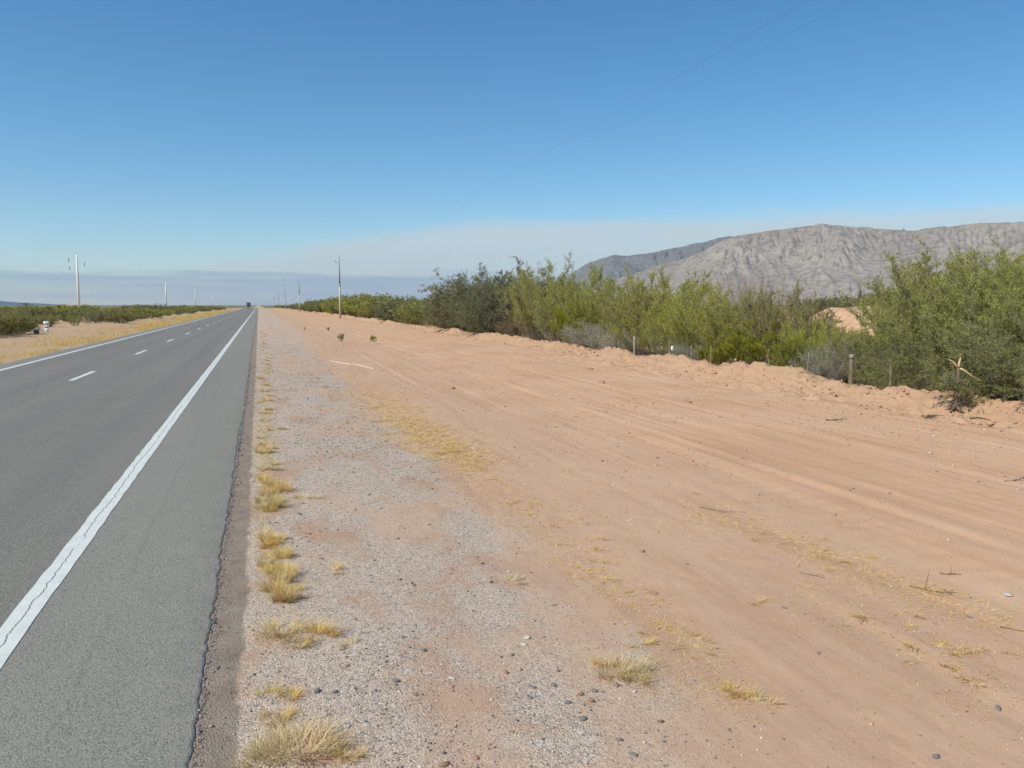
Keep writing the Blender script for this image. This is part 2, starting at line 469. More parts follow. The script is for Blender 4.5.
FAR = 15500.
ys = np.concatenate([[-FAR, -4000, -1000, -300, -100, -40, -15, -6, -2, 0, 1, 1.8], geo(2.4, 300, .0085), geo(300, FAR, .05), [FAR]])
xr = np.concatenate([np.arange(-.46, .1, .02), np.arange(.1, 3.2, .024), np.arange(3.2, 11, .045), np.arange(11, 14, .03), np.arange(14, 15, .08), geo(15, 70, .05), geo(70, FAR, .12), [FAR]])
xl = -np.concatenate([geo(8.3, 17, .012), geo(17, 80, .06), geo(80, FAR, .15), [FAR]])[::-1]
xs = np.concatenate([xl, [-6, -3, -1.], xr])
GX, GY = np.meshgrid(xs, ys)
GZ = ground_z(GX, GY)
nx, ny = len(xs), len(ys)
i = np.arange(ny - 1)[:, None] * nx; j = np.arange(nx - 1)[None]
Q = np.stack([i + j, i + j + 1, i + nx + j + 1, i + nx + j], -1).reshape(-1, 4)
ge = gravel_edge(GY); se = strip_edge(GY)
grav = sstep(.28, -.28, GX - ge + .5 * (fbm(GX * 2.2, GY * 1.5, 4, 33) - .5)) * sstep(-2, -1, GX)
patch = sstep(.52, .62, fbm(GX * .9, GY * .5, 4, 35)) * .55 * sstep(.3, 1., GX)
grav = np.clip(grav - patch * grav, 0, 1)
strip = sstep(.012, -.012, GX - se) * (GX > -1)
verge = (GX < -4) * sstep(-30, -10, GX) * .8
zone = np.stack([grav, strip, verge], -1).reshape(-1, 3)
me = mk_mesh('ground', np.stack([GX, GY, GZ], -1).reshape(-1, 3), Q, M['ground'], dict(zone=zone, silt=(sstep(4.2, 1.0, GX - ge + 1.4 * (fbm(GX * .6, GY * .25, 3, 36) - .5)) * (GX > 0)).ravel(), bank_dim=(sstep(-1.6, -.7, GX - berm_line(GY)) * sstep(3, 1.5, GX - berm_line(GY))).ravel(), scrub=(sstep(150, 420, np.hypot(GX, GY)) * sstep(12, 22, np.abs(GX + 2))).ravel()), True)
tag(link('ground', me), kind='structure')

# road sheet with a ragged broken edge
ry = np.concatenate([[-60, -20, -5, 0, 1.5], geo(2.4, 120, .006), geo(120, 1600, .04), [1600.]])
re_ = -.345 + .030 * (vnoise(ry / 2.2, ry * 0, 51) - .5) + .014 * (vnoise(ry / .33, ry * 0, 52) - .5) + .020 * (vnoise(ry / .06, ry * 0, 53) - .5) * (ry < 40)
le = -8.42 - .10 * (vnoise(ry / 1.7, ry * 0, 55) - .5) - .06 * (vnoise(ry / .4, ry * 0, 56) - .5)
rz = dip(ry)
cols = [(le - .03, -.13), (le, -.012), (le + .05, 0)] + [(np.full_like(ry, q), 0.) for q in np.linspace(-8.2, -.6, 12)] + [(re_ - .02, -.001), (re_, -.005), (re_ + .012, -.05)]
V = np.stack([np.stack([c, ry, rz + dz], -1) for c, dz in cols], 1)
nc = len(cols); nr = len(ry)
i = np.arange(nr - 1)[:, None] * nc; j = np.arange(nc - 1)[None]
Q = np.stack([i + j, i + j + 1, i + nc + j + 1, i + nc + j], -1).reshape(-1, 4)
tag(link('road', mk_mesh('road', V.reshape(-1, 3), Q, M['asphalt'], None, False)), kind='structure')


def stripe(name, x0, x1, y0, y1, mat, wob=.006):
    yy = np.arange(y0, y1, .12) if y1 - y0 < 60 else np.concatenate([[y0], geo(max(y0, 1.5), y1, .006), [y1]])
    a = x0 + wob * (vnoise(yy / .25, yy * 0, 61) - .5) * 2; b = x1 + wob * (vnoise(yy / .25, yy * 0, 62) - .5) * 2
    z = dip(yy) + .004
    V = np.stack([np.stack([a, yy, z], -1), np.stack([b, yy, z], -1)], 1).reshape(-1, 3)
    i = np.arange(len(yy) - 1) * 2
    return V, np.stack([i, i + 1, i + 3, i + 2], -1)


V, Q = stripe('edge', -1.59, -1.42, 1, 1100, None)
tag(link('road_edge_line', mk_mesh('road_edge_line', V, Q, M['paint_cracked'])), kind='structure')
V, Q = stripe('edge', -7.71, -7.55, 1, 1100, None)
tag(link('road_edge_line', mk_mesh('road_edge_line', V, Q, M['paint'])), kind='structure')
Vs, Qs, n0 = [], [], 0
for q in range(-1, 60):
    y0 = 24.3 + q * 12.15
    V, Q = stripe('d', -4.88, -4.74, y0, y0 + 3.3, None); Vs.append(V); Qs.append(Q + n0); n0 += len(V)
tag(link('road_centre_line', mk_mesh('road_centre_line', np.concatenate(Vs), np.concatenate(Qs), M['paint'])), kind='structure')

# ------------------------------------------------------------------ mountains
def erode(h, batches, n, steps, seed, cap=3.2, er=.35, dep=.18):
    """rain running down the slope: droplets cut gullies and drop their load in fans (unit cells)"""
    g = np.random.default_rng(seed); H, W = h.shape
    for b in range(batches):
        px = g.uniform(1, W - 3, n); py = g.uniform(1, H - 3, n)
        dx = np.zeros(n); dy = np.zeros(n); vel = np.ones(n); wat = np.ones(n); sed = np.zeros(n)
        for s_ in range(steps):
            ix = np.clip(px.astype(int), 0, W - 2); iy = np.clip(py.astype(int), 0, H - 2); fx = px - ix; fy = py - iy
            a, bb, c, d = h[iy, ix], h[iy, ix + 1], h[iy + 1, ix], h[iy + 1, ix + 1]
            gx = (bb - a) * (1 - fy) + (d - c) * fy; gy = (c - a) * (1 - fx) + (d - bb) * fx
            h0 = a * (1 - fx) * (1 - fy) + bb * fx * (1 - fy) + c * (1 - fx) * fy + d * fx * fy
            dx = dx * .12 - gx * .88; dy = dy * .12 - gy * .88
            l = np.hypot(dx, dy) + 1e-9; dx /= l; dy /= l
            qx = np.clip(px + dx, 1, W - 3); qy = np.clip(py + dy, 1, H - 3)
            jx = qx.astype(int); jy = qy.astype(int); ux = qx - jx; uy = qy - jy
            h1 = h[jy, jx] * (1 - ux) * (1 - uy) + h[jy, jx + 1] * ux * (1 - uy) + h[jy + 1, jx] * (1 - ux) * uy + h[jy + 1, jx + 1] * ux * uy
            dh = h1 - h0
            c_ = np.maximum(-dh, .01) * vel * wat * cap
            amt = np.where(dh > 0, np.minimum(dh, sed), np.where(sed > c_, (sed - c_) * dep, -np.minimum((c_ - sed) * er, np.maximum(-dh, 0) * .55)))
            sed = sed - amt
            for oy, ox, w_ in ((0, 0, (1 - fx) * (1 - fy)), (0, 1, fx * (1 - fy)), (1, 0, (1 - fx) * fy), (1, 1, fx * fy)):
                np.add.at(h, (iy + oy, ix + ox), amt * w_)
            vel = np.sqrt(np.maximum(vel * vel - dh * .6, .05)); vel = np.minimum(vel, 4.); wat *= .985; px, py = qx, qy
        k = h.copy(); k[1:-1, 1:-1] = h[1:-1, 1:-1] * .82 + .045 * (h[:-2, 1:-1] + h[2:, 1:-1] + h[1:-1, :-2] + h[1:-1, 2:]); h = k
    return h


def mountain(name, az0, az1, r0, r1, crest, mat, seed, nA=1000, nR=260, rough=.36, fA=1.0, rain=0):
    az = np.linspace(R(az0), R(az1), nA); t = np.linspace(0, 1, nR)
    A, T = np.meshgrid(az, t); rr = r0 + (r1 - r0) * T
    x = rr * np.sin(A); y = rr * np.cos(A)
    cr = crest(np.degrees(A))
    s = A * (r0 + r1) / 2 / 1000.          # km along the range
    wx = (fbm(s * 1.1, T * 2.2, 4, seed + 50) - .5) * .75
    wy = (fbm(s * 5, T * 7, 3, seed + 51) - .5) * .13
    cr = cr * (1 + .07 * (fbm(s * 2.6, s * 0, 4, seed + 60) - .5))
    # spurs running down the slope, branching into finer gullies lower down
    sp1 = 1 - np.abs(2 * vnoise((s + wx + .45 * T) * 1.5 * fA, T * 1.1, seed) - 1)
    sp2 = 1 - np.abs(2 * vnoise((s + wx - .35 * T + wy) * 3.9 * fA, T * 2.6, seed + 1) - 1)
    sp3 = 1 - np.abs(2 * vnoise((s + .25 * T + .12 * sp1 + wy) * 9. * fA, T * 6., seed + 2) - 1)
    sp4 = 1 - np.abs(2 * vnoise((s - .2 * T + .06 * sp2 + wy) * 21. * fA, T * 15., seed + 4) - 1)
    rough2 = ridged(s * 3.1 + wx, T * 5 + wy * 3, 6, seed + 5, .6)
    prof = np.where(T < .62, (T / .62) ** 1.3, 1 - ((T - .62) / .38) ** 1.6)
    body = np.sin(np.clip(T / .62, 0, 1) * math.pi) ** .7 * (T < .62)
    tot = .42 * (sp1 - .5) + .26 * (sp2 - .5) * (.5 + sp1) + .10 * (sp3 - .5) + .14 * (rough2 - .4)
    z = cr * (prof + rough * (body + .10 * (T > .4) * (T < .75)) * tot)
    if rain:
        u_ = (r1 - r0) / nR
        z = z + 26 * (fbm(s * 9, T * 26, 4, seed + 70) - .5) * np.clip(T * 4, 0, 1)
        z0 = z.copy(); z = erode(z / u_, rain, 5000, 70, seed) * u_
        z = z0 + 37 * np.tanh(np.minimum(z - z0, 5.) / 55 * np.clip(T * 3.2, 0, 1.15))
        z = np.where(T > .60, z0 * sstep(.60, .70, T) + z * (1 - sstep(.60, .70, T)), z)
    z = np.maximum(z, -.02 * cr) - 8
    V = np.stack([x, y, z], -1).reshape(-1, 3)
    i = np.arange(nR - 1)[:, None] * nA; j = np.arange(nA - 1)[None]
    Q = np.stack([i + j, i + nA + j, i + nA + j + 1, i + j + 1], -1).reshape(-1, 4)
    return tag(link(name, mk_mesh(name, V, Q, mat, None, True)), kind='structure')


def crest_from(pts, D):
    us = [p[0] for p in pts]
    azs = [16.95 + math.degrees(math.atan((u - 512) / F_PX * math.cos(PITCH))) for u in us]
    hs = []
    for (u, v), a in zip(pts, azs):
        dep = D * math.cos(R(a) - YAW); hs.append((304.8 - v) / F_PX * dep + 10)
    return lambda d: np.interp(d, azs, hs)


front = [(430, 304), (560, 300), (600, 286), (640, 272), (680, 260), (705, 250), (722, 242), (736, 237.5), (750, 236), (772, 232), (800, 229), (815, 227.5), (835, 227), (850, 229), (880, 230), (905, 231), (930, 229), (955, 226), (985, 224), (1010, 224.5), (1040, 222), (1100, 219), (1250, 222), (1500, 240), (1800, 275)]
mountain('mountains', 14, 72, 4600, 7400, crest_from(front, 6340), M['mountain'], 11, rain=34)
back = [(440, 304), (500, 298), (540, 288), (566, 278), (585, 266.5), (600, 260), (612, 256.5), (625, 257.5), (640, 255), (660, 252), (680, 248.5), (700, 244.5), (718, 238.5), (728, 236.5), (745, 236), (780, 234), (812, 227), (850, 231), (1000, 226), (1200, 232)]
mountain('mountains', 15, 62, 7900, 10500, crest_from(back, 9500), M['backrange'], 23, 700, 130, .4, rain=12)
left = [(-500, 283), (-300, 290), (-150, 294), (-60, 298), (-20, 299.5), (0, 300.8), (12, 302), (30, 303), (48, 303.8), (62, 305), (85, 306.5), (120, 308)]
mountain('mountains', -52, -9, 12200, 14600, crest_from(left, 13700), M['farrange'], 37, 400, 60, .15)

# ------------------------------------------------------------------ plants
def unit(v): return v / (np.linalg.norm(v, axis=-1, keepdims=True) + 1e-9)


def gen_bush(seed, H=3., W=3., stems=26, twigs=22, leaves=34, leaf=(.05, .012), tilt=60, t0=.25, twig_len=.5, up=.35, droop=.0, r0=.018, base_r=.35, tw2=0, leaf_up=.3, minH=.65):
    """returns (wood V, F quads, F tris), (leaf V, Q, tint)"""
    g = np.random.default_rng(seed)
    wood = MB(); P0, D0, L0 = [], [], []
    for s in range(stems):
        ph = g.uniform(0, 2 * math.pi); tl = R(tilt) * math.sqrt(g.uniform(.02, 1))
        L = H * g.uniform(minH, 1.08) * (1 - .30 * (tl / R(75)))
        b = np.array([math.cos(ph), math.sin(ph), 0]) * base_r * g.uniform(.1, 1) * W / 2
        d = np.array([math.cos(ph) * math.sin(tl), math.sin(ph) * math.sin(tl), math.cos(tl)])
        K = 7; P = [b]; st = L / (K - 1)
        for q in range(K - 1):
            P.append(P[-1] + d * st)
            d = d + np.array([g.normal(0, .13), g.normal(0, .13), up * .22 - droop * (q / K)])
            d /= np.linalg.norm(d)
        P = np.array(P); wood.tube(P, np.linspace(r0, r0 * .18, K) * g.uniform(.6, 1.2), 4, g.uniform(), False)
        n = max(2, int(twigs * g.uniform(.7, 1.3)))
        t = t0 + (1 - t0) * np.sqrt(g.uniform(0, 1, n)) if t0 > 0 else g.uniform(0, 1, n)
        ti = np.clip(t * (K - 1), 0, K - 1.001); i0 = ti.astype(int); fr = (ti - i0)[:, None]
        p = P[i0] * (1 - fr) + P[i0 + 1] * fr; tg = unit(P[i0 + 1] - P[i0])
        dd = unit(tg * .75 + unit(g.normal(size=(n, 3))) * .85 + np.array([0, 0, leaf_up - droop]))
        P0.append(p); D0.append(dd); L0.append(twig_len * g.uniform(.45, 1.2, n) * (1.15 - .55 * t))
    P0 = np.concatenate(P0); D0 = np.concatenate(D0); L0 = np.concatenate(L0)
    if tw2:
        n = len(P0); k = g.integers(0, n, n * tw2); s = g.uniform(.3, .95, n * tw2)
        p = P0[k] + D0[k] * (L0[k] * s)[:, None]
        d = unit(D0[k] * .7 + unit(g.normal(size=(len(k), 3))) * .8 + np.array([0, 0, leaf_up * .6 - droop * 1.5]))
        P0 = np.concatenate([P0, p]); D0 = np.concatenate([D0, d]); L0 = np.concatenate([L0, L0[k] * g.uniform(.35, .75, len(k))])
    P0[:, 2] = np.maximum(P0[:, 2], .03)
    n = len(P0)
    # twig slivers: 3-sided cones
    sd = unit(np.cross(D0, unit(g.normal(size=(n, 3))))); sd2 = np.cross(D0, sd)
    r = .0045 * np.ones((n, 1)) * (r0 / .018)
    tip = P0 + D0 * L0[:, None]; tip[:, 2] = np.maximum(tip[:, 2], .02)
    V = np.stack([P0 + sd * r, P0 - sd * r * .5 + sd2 * r * .87, P0 - sd * r * .5 - sd2 * r * .87, tip], 1).reshape(-1, 3)
    b = np.arange(n)[:, None] * 4
    T = np.concatenate([b + [0, 1, 3], b + [1, 2, 3], b + [2, 0, 3]])
    wood.add(V, None, T, np.repeat(g.uniform(size=n), 4))
    if leaves <= 0: return wood, None
    k = np.repeat(np.arange(n), leaves); m = len(k)
    s = g.uniform(.08, 1.06, m)[:, None]
    curve = np.zeros((m, 3)); curve[:, 2] = -droop * .25 * (s[:, 0] ** 2) * L0[k]
    p = P0[k] + D0[k] * L0[k][:, None] * s + curve + g.normal(0, .012, (m, 3))
    p[:, 2] = np.maximum(p[:, 2], .02)
    d = unit(D0[k] * .6 + unit(g.normal(size=(m, 3))) * .8 + np.array([0, 0, leaf_up - droop * .7]))
    l = leaf[0] * g.uniform(.55, 1.35, m)[:, None]; w = leaf[1] * g.uniform(.6, 1.3, m)[:, None]
    sd = unit(np.cross(d, unit(g.normal(size=(m, 3)))))
    V = np.stack([p, p + d * l * .5 + sd * w * .5, p + d * l, p + d * l * .5 - sd * w * .5], 1).reshape(-1, 3)
    V[:, 2] = np.maximum(V[:, 2], .012)
    Q = np.arange(m * 4).reshape(-1, 4)
    tw = np.repeat(g.uniform(size=n), leaves)
    tint = np.clip(.5 * tw + .5 * g.uniform(size=m) + g.normal(0, .06, m), 0, 1)
    return wood, (V, Q, np.repeat(tint, 4))


def bush_meshes(tag_, fol, woodm, **kw):
    w, l = gen_bush(**kw)
    a = w.mesh('branches', M[woodm])
    b = mk_mesh('foliage', l[0], l[1], M[fol], dict(tint=l[2])) if l else None
    return a, b


def merged_bush(fol, woodm, **kw):
    w, l = gen_bush(**kw)
    V1 = np.concatenate(w.V); F = []
    nf = 0
    if w.Q: q = np.concatenate(w.Q); F.append(q); nf += len(q)
    if w.T: t = np.concatenate(w.T); F.append(t); nf += len(t)
    F.append(l[1] + len(V1))
    return mk_mesh('shrub', np.concatenate([V1, l[0]]), F, None, dict(tint=np.concatenate([np.concatenate(w.A), l[2]])), False,
                   np.concatenate([np.zeros(nf), np.ones(len(l[1]))]), [M[woodm], M[fol]])


# near prototypes (nominal height 3 m unless said); mesh pairs
PROTO = {
    'olive': [bush_meshes('o', 'olive', 'twig', seed=101 + q, H=3., W=2.8, stems=46, twigs=22, leaves=30, leaf=(.062, .014), tilt=46, t0=.12, twig_len=.42, up=.5, leaf_up=.5, r0=.013, minH=.72) for q in range(3)],
    'yellow': [bush_meshes('y', 'yellowgreen', 'twig_pale', seed=131 + q, H=3., W=3.0, stems=48, twigs=24, leaves=30, leaf=(.068, .013), tilt=52, t0=.10, twig_len=.45, up=.4, leaf_up=.4, r0=.012, minH=.72) for q in range(2)],
    'grey': [bush_meshes('g', 'greygreen', 'twig', seed=151 + q, H=3., W=3.6, stems=52, twigs=22, leaves=26, leaf=(.060, .015), tilt=72, t0=.08, twig_len=.5, up=.3, droop=.2, tw2=1, leaf_up=.2, r0=.013, minH=.75) for q in range(3)],
    'lime': [bush_meshes('l', 'lime', 'twig', seed=171 + q, H=1.6, W=1.8, stems=36, twigs=18, leaves=28, leaf=(.06, .016), tilt=55, t0=.05, twig_len=.36, up=.5, leaf_up=.6, r0=.010) for q in range(2)],
    'bare': [bush_meshes('b', 'scrub', 'twig_grey', seed=191 + q, H=1.5, W=2.2, stems=60, twigs=36, leaves=3, leaf=(.05, .01), tilt=62, t0=.1, twig_len=.5, up=.2, r0=.011, tw2=1) for q in range(2)],
    'stalk': [bush_meshes('s', 'rust', 'twig_red', seed=201 + q, H=3.2, W=1.6, stems=34, twigs=12, leaves=2, leaf=(.05, .012), tilt=28, t0=.35, twig_len=.5, up=.3, r0=.012, minH=.75) for q in range(2)],
    'straw': [bush_meshes('t', 'rust', 'twig_pale', seed=211 + q, H=1.3, W=1.6, stems=46, twigs=16, leaves=18, leaf=(.07, .010), tilt=58, t0=.05, twig_len=.4, up=.2, r0=.008) for q in range(1)],
    'brush': [bush_meshes('u', 'scrub', 'twig_pale', seed=241 + q, H=1.9, W=2.2, stems=44, twigs=20, leaves=24, leaf=(.060, .013), tilt=50, t0=.08, twig_len=.4, up=.4, leaf_up=.4, r0=.010) for q in range(2)],
    'scrub': [bush_meshes('k', 'scrub', 'twig', seed=221 + q, H=1.9, W=2.6, stems=40, twigs=18, leaves=26, leaf=(.085, .026), tilt=68, t0=.06, twig_len=.45, up=.3, leaf_up=.3) for q in range(3)],
}
NOMH = dict(brush=1.9, olive=3., yellow=3., grey=3., lime=1.6, bare=1.5, stalk=3.2, straw=1.3, scrub=1.9)
# far versions: one mesh, fewer and larger leaves
FARP = {
    'olive': [merged_bush('olive', 'twig', seed=301 + q, H=3., W=3., stems=34, twigs=14, leaves=18, leaf=(.15, .05), tilt=58, t0=.05, twig_len=.5, up=.4, minH=.75) for q in range(3)],
    'yellow': [merged_bush('yellowgreen', 'twig', seed=311 + q, H=3., W=3., stems=34, twigs=14, leaves=18, leaf=(.15, .045), tilt=58, t0=.05, twig_len=.5, up=.4, minH=.75) for q in range(2)],
    'grey': [merged_bush('greygreen', 'twig', seed=321 + q, H=3., W=3.4, stems=40, twigs=14, leaves=18, leaf=(.14, .05), tilt=72, t0=.05, twig_len=.55, up=.3, minH=.75) for q in range(3)],
    'scrub': [merged_bush('scrub', 'twig', seed=331 + q, H=1.9, W=3., stems=36, twigs=14, leaves=18, leaf=(.13, .05), tilt=70, t0=.05, twig_len=.45, up=.3, minH=.75) for q in range(3)],
}
NAMES = dict(brush='brown_green_shrub', olive='olive_shrub', yellow='broom_shrub', grey='grey_green_shrub', lime='lime_green_shrub', bare='leafless_shrub', stalk='dry_stalk_shrub', straw='withered_shrub', scrub='desert_shrub')
cnt = {}


def near_bush(kind, x, y, h, label, group=None, wide=1.0, cat='shrub', name=None):
    v = PROTO[kind]; c = cnt.get(kind, 0); cnt[kind] = c + 1
    a, b = v[c % len(v)]
    s = h / NOMH[kind]
    root = empty(name or NAMES[kind], (x, y, gz(x, y) - .03), random.uniform(0, 6.28), (s * wide, s * wide, s))
    link('branches', a, root)
    if b: link('foliage', b, root)
    return tag(root, label, cat, group)


def far_bush(kind, x, y, h, label, group, wide=1.0):
    v = FARP[kind]; c = cnt.get('f' + kind, 0); cnt['f' + kind] = c + 1
    s = h / NOMH[kind]
    o = link(NAMES[kind], v[c % len(v)], None, (x, y, gz(x, y) - .04), (0, 0, random.uniform(0, 6.28)), (s * wide, s * wide, s))
    return tag(o, label, 'shrub', group)


def row(u, v, X, kind, label, group=None, wide=1.0, **kw):
    x, y = toward(u, X); h = height_at(v, x, y) - gz(x, y)
    return near_bush(kind, x, y, h * (1.06 if kind != 'stalk' else 1.0), label, group, wide, **kw)


# the thicket behind the sand bank, plants that stand out first
row(965, 252, 16.6, 'yellow', 'tall yellow-green shrub rising behind the broken dead stump', wide=1.25)
row(938, 262, 16.4, 'yellow', 'rounded yellow-green shrub beside the gap with the sand mound', wide=.8)
for u, v, X in [(920, 276, 17.5), (955, 256, 18.), (985, 250, 17.6), (1012, 254, 17.2), (1030, 256, 18.), (940, 285, 15.6), (975, 280, 15.4), (1005, 285, 15.)]:
    row(u, v, X, random.choice(['yellow', 'olive', 'olive']), 'olive shrub massed with others behind the broken dead stump', 'shrubs massed behind the stump', random.uniform(.9, 1.1))
row(1040, 252, 16.2, 'yellow', 'tall yellow-green shrub cut by the photo edge behind the stump', wide=1.15)
row(970, 312, 14.9, 'grey', 'dense dark grey-green shrub drooping to the sand right behind the stump', wide=1.0)
row(918, 322, 13.9, 'grey', 'dark grey-green shrub beside the thin pale fence post', wide=.85)
row(1022, 318, 13.9, 'grey', 'dark grey-green shrub with dead branches at its foot, at the photo edge', wide=1.1)
row(1055, 300, 13.5, 'grey', 'dark grey-green shrub at the very edge of the photo', wide=1.1)
row(765, 322, 14.1, 'lime', 'lime-green leafy shrub low behind the highest lump of the sand bank', wide=1.15)
row(800, 335, 13.9, 'lime', 'low lime-green shrub with upright shoots next to the grey wooden post', wide=.95)
row(715, 335, 13.9, 'lime', 'small lime-green shrub near the white plastic bag', wide=.8)
row(665, 264, 15.4, 'olive', 'tall feathery olive shrub standing above the white plastic bag', wide=1.0)
row(640, 284, 15.0, 'olive', 'olive shrub with upright stems beside the pale fence post', wide=.95)
row(690, 284, 15.0, 'yellow', 'yellowish shrub with brown stems right of the white plastic bag', wide=.9)
row(760, 262, 15.6, 'stalk', 'leafless reddish stalks sticking up against the mountain', wide=1.1)
row(725, 276, 15.6, 'stalk', 'thin leafless stalks rising next to the reddish ones', wide=1.0)
row(805, 288, 15.6, 'stalk', 'pale dry stalks at the edge of the sand mound gap', wide=.9)
row(735, 288, 15.3, 'yellow', 'broad yellow-green shrub under the leafless stalks', wide=1.1)
row(780, 288, 15.2, 'olive', 'olive shrub tangled with dry stalks behind the lime-green shrub', wide=1.0)
row(700, 300, 14.5, 'olive', 'olive shrub in front of the yellowish one, with bare lower stems', wide=1.0)
row(810, 316, 14.6, 'yellow', 'thin yellow-brown shrub in front of the sand mound gap', wide=.8)
row(845, 334, 14.6, 'olive', 'short olive shrub behind the grey wooden fence post', wide=1.0)
row(872, 331, 15.0, 'olive', 'short dark olive shrub at the foot of the sand mound', wide=.9)
for u, v, X in [(812, 318, 17.5), (834, 327, 16.5), (850, 326, 18), (866, 328, 16.2), (880, 330, 17.2), (842, 333, 15.3), (860, 336, 14.9), (822, 330, 15.4), (884, 332, 15.6), (872, 344, 14.3)]:
    row(u, v, X, random.choice(['brush', 'brush', 'olive', 'yellow']), 'brownish green brush filling the low gap in front of the sand mound', 'brush in the low gap', random.uniform(1.1, 1.4))
row(830, 340, 13.9, 'bare', 'greyish bare shrub left of the grey wooden fence post', wide=.9)
row(600, 318, 14.2, 'bare', 'leafless grey-brown thicket behind the thin fence stakes', wide=1.4)
row(622, 326, 14.0, 'bare', 'tangle of grey bare twigs beside the pale fence post', wide=1.2)
row(690, 340, 13.9, 'bare', 'grey bare shrub under the white plastic bag', wide=1.1)
row(520, 312, 14.6, 'straw', 'withered straw-brown shrub at the foot of the dark round shrubs', wide=1.3)
row(478, 268, 15.6, 'grey', 'tall dark round shrub at the end of the dense thicket', wide=1.15)
row(518, 259, 15.6, 'grey', 'tallest dark shrub of the thicket, with a ragged pointed top', wide=1.0)
row(462, 287, 15.0, 'grey', 'dark grey-green shrub forming the stepped end of the thicket', wide=1.0)
row(496, 290, 14.9, 'grey', 'dark shrub in front of the tallest one', wide=1.1)
row(548, 267, 15.5, 'yellow', 'tall yellow-green shrub beside the tallest dark shrub', wide=1.05)
row(575, 264, 15.6, 'olive', 'tall feathery olive shrub with thin spikes in front of the ridge end', wide=1.0)
row(600, 279, 15.4, 'olive', 'olive shrub above the leafless thicket', wide=1.0)
row(560, 292, 14.7, 'yellow', 'yellow-green shrub with arching pale stems above the bank', wide=1.1)
row(535, 296, 14.6, 'olive', 'olive shrub behind the withered straw-brown one', wide=1.0)
row(585, 302, 14.6, 'lime', 'greener leafy shrub behind the thin fence stakes', wide=1.1)
row(640, 306, 14.5, 'yellow', 'low yellow-green shrub beside the pale fence post', wide=1.0)
row(665, 305, 14.4, 'yellow', 'yellow shrub with upright stems behind the white plastic bag', wide=.8)

for u, v, X in [(458, 283, 16.2), (469, 275, 16.8), (484, 270, 17.2), (498, 267, 16.6), (508, 264, 17.4), (528, 266, 17)]:
    row(u, v, X, 'grey', 'dark grey-green shrub packed into the dense end of the thicket', 'dark shrubs at the dense end', random.uniform(.95, 1.1))
# second line, deeper
LB = 'olive or yellow-green shrub in the depth of the thicket behind the sand bank'
for u, v in [(470, 280), (505, 272), (535, 274), (560, 276), (590, 286), (615, 289), (650, 282), (680, 283), (712, 290), (745, 286), (775, 290), (925, 270), (985, 262), (1020, 262)]:
    X = random.uniform(18, 21); row(u + random.uniform(-4, 4), v + random.uniform(0, 5), X, random.choice(['olive', 'yellow', 'grey']), LB, 'shrubs deep in the thicket', random.uniform(.9, 1.2))

# the low part of the row, further along the track, to the vanishing point
LF = 'shrub in the low green row along the dirt strip beyond the dense thicket'
LG = 'shrub in the low green row along the dirt strip beyond the dense thicket'
u = 447.
while u > 276:
    X0 = 14.4
    x, y = toward(u, X0)
    top = np.interp(u, [270, 285, 300, 320, 338, 345, 355, 370, 385, 400, 415, 430, 445, 455], [305.6, 304.8, 303, 298, 297, 292.5, 292, 292, 292, 294, 296.5, 297, 297, 290])
    for X, dv in ((14.6, 4 + random.uniform(-2, 4)), (16.2, random.uniform(-2, 2.5)), (19.5, random.uniform(-2.5, 3))):
        x, y = toward(u + random.uniform(-3, 3), X + random.uniform(-.4, .4))
        dep = math.hypot(x, y); v = min(top + dv * min(1., 80 / dep), 304.5 + 2 * (u > 290))
        h = min(max(height_at(v, x, y) - gz(x, y), 1.2), 4.6)
        kd = random.choice(['olive', 'olive', 'grey', 'yellow', 'grey'])
        if dep < 75 and X < 18: near_bush(kd, x, y, h, LF, 'shrubs in the low row along the dirt strip', random.uniform(.9, 1.25))
        else: far_bush(kd, x, y, h, LG, 'shrubs in the low row along the dirt strip', random.uniform(1., 1.4))
    u -= np.interp(u, [276, 300, 340, 447], [3.2, 4.5, 8, 13])

# sand mound in the gap and the green belt behind it
mx, my = toward(857, depth=58)
gxx, gyy = np.meshgrid(np.linspace(-7, 7, 90), np.linspace(-6, 6, 70))
mz = np.exp(-(np.abs(gxx / 3.6) ** 4)) * np.exp(-((gyy / 2.6) ** 2)) * (1.92 + .35 * (fbm(gxx * .45, gyy * .45, 4, 71) - .5)) + .16 * (fbm(gxx * 1.6, gyy * 1.6, 4, 72) - .5) - .12
Vm = np.stack([gxx, gyy, mz], -1).reshape(-1, 3)
i = np.arange(69)[:, None] * 90; j = np.arange(89)[None]
Qm = np.stack([i + j, i + j + 1, i + 91 + j, i + 90 + j], -1).reshape(-1, 4)
me = mk_mesh('sand_mound', Vm, Qm, M['ground'], dict(zone=np.zeros((len(Vm), 3))), True)
tag(link('sand_mound', me, None, (mx, my, .04), (0, 0, -R(40))), 'bare mound of pinkish sand seen through the gap in the thicket', 'sand mound')
LBEL = 'shrub in the dark green belt beyond the bare sand mound'
for q in range(16):
    u = 806 + q * 7.2 + random.uniform(-2, 2); d = random.uniform(95, 130)
    x, y = toward(u, depth=d); v = np.interp(u, [800, 850, 870, 900, 930], [295, 293.5, 291, 288, 288]) + random.uniform(-1, 2.5)
    far_bush('grey', x, y, height_at(v, x, y) - gz(x, y), LBEL, 'shrubs in the belt beyond the sand mound', random.uniform(1.2, 1.6))
# brush on the plain behind the thicket (visible from the side)
LP = 'low desert shrub on the flat ground behind the thicket'
for q in range(26):
    u = random.uniform(470, 1010); d = random.uniform(60, 95)
    if 800 < u < 905: continue
    x, y = toward(u, depth=d); far_bush(random.choice(['olive', 'grey', 'scrub']), x, y, random.uniform(2.0, 3.0), LP, 'low shrubs behind the thicket', 1.3)

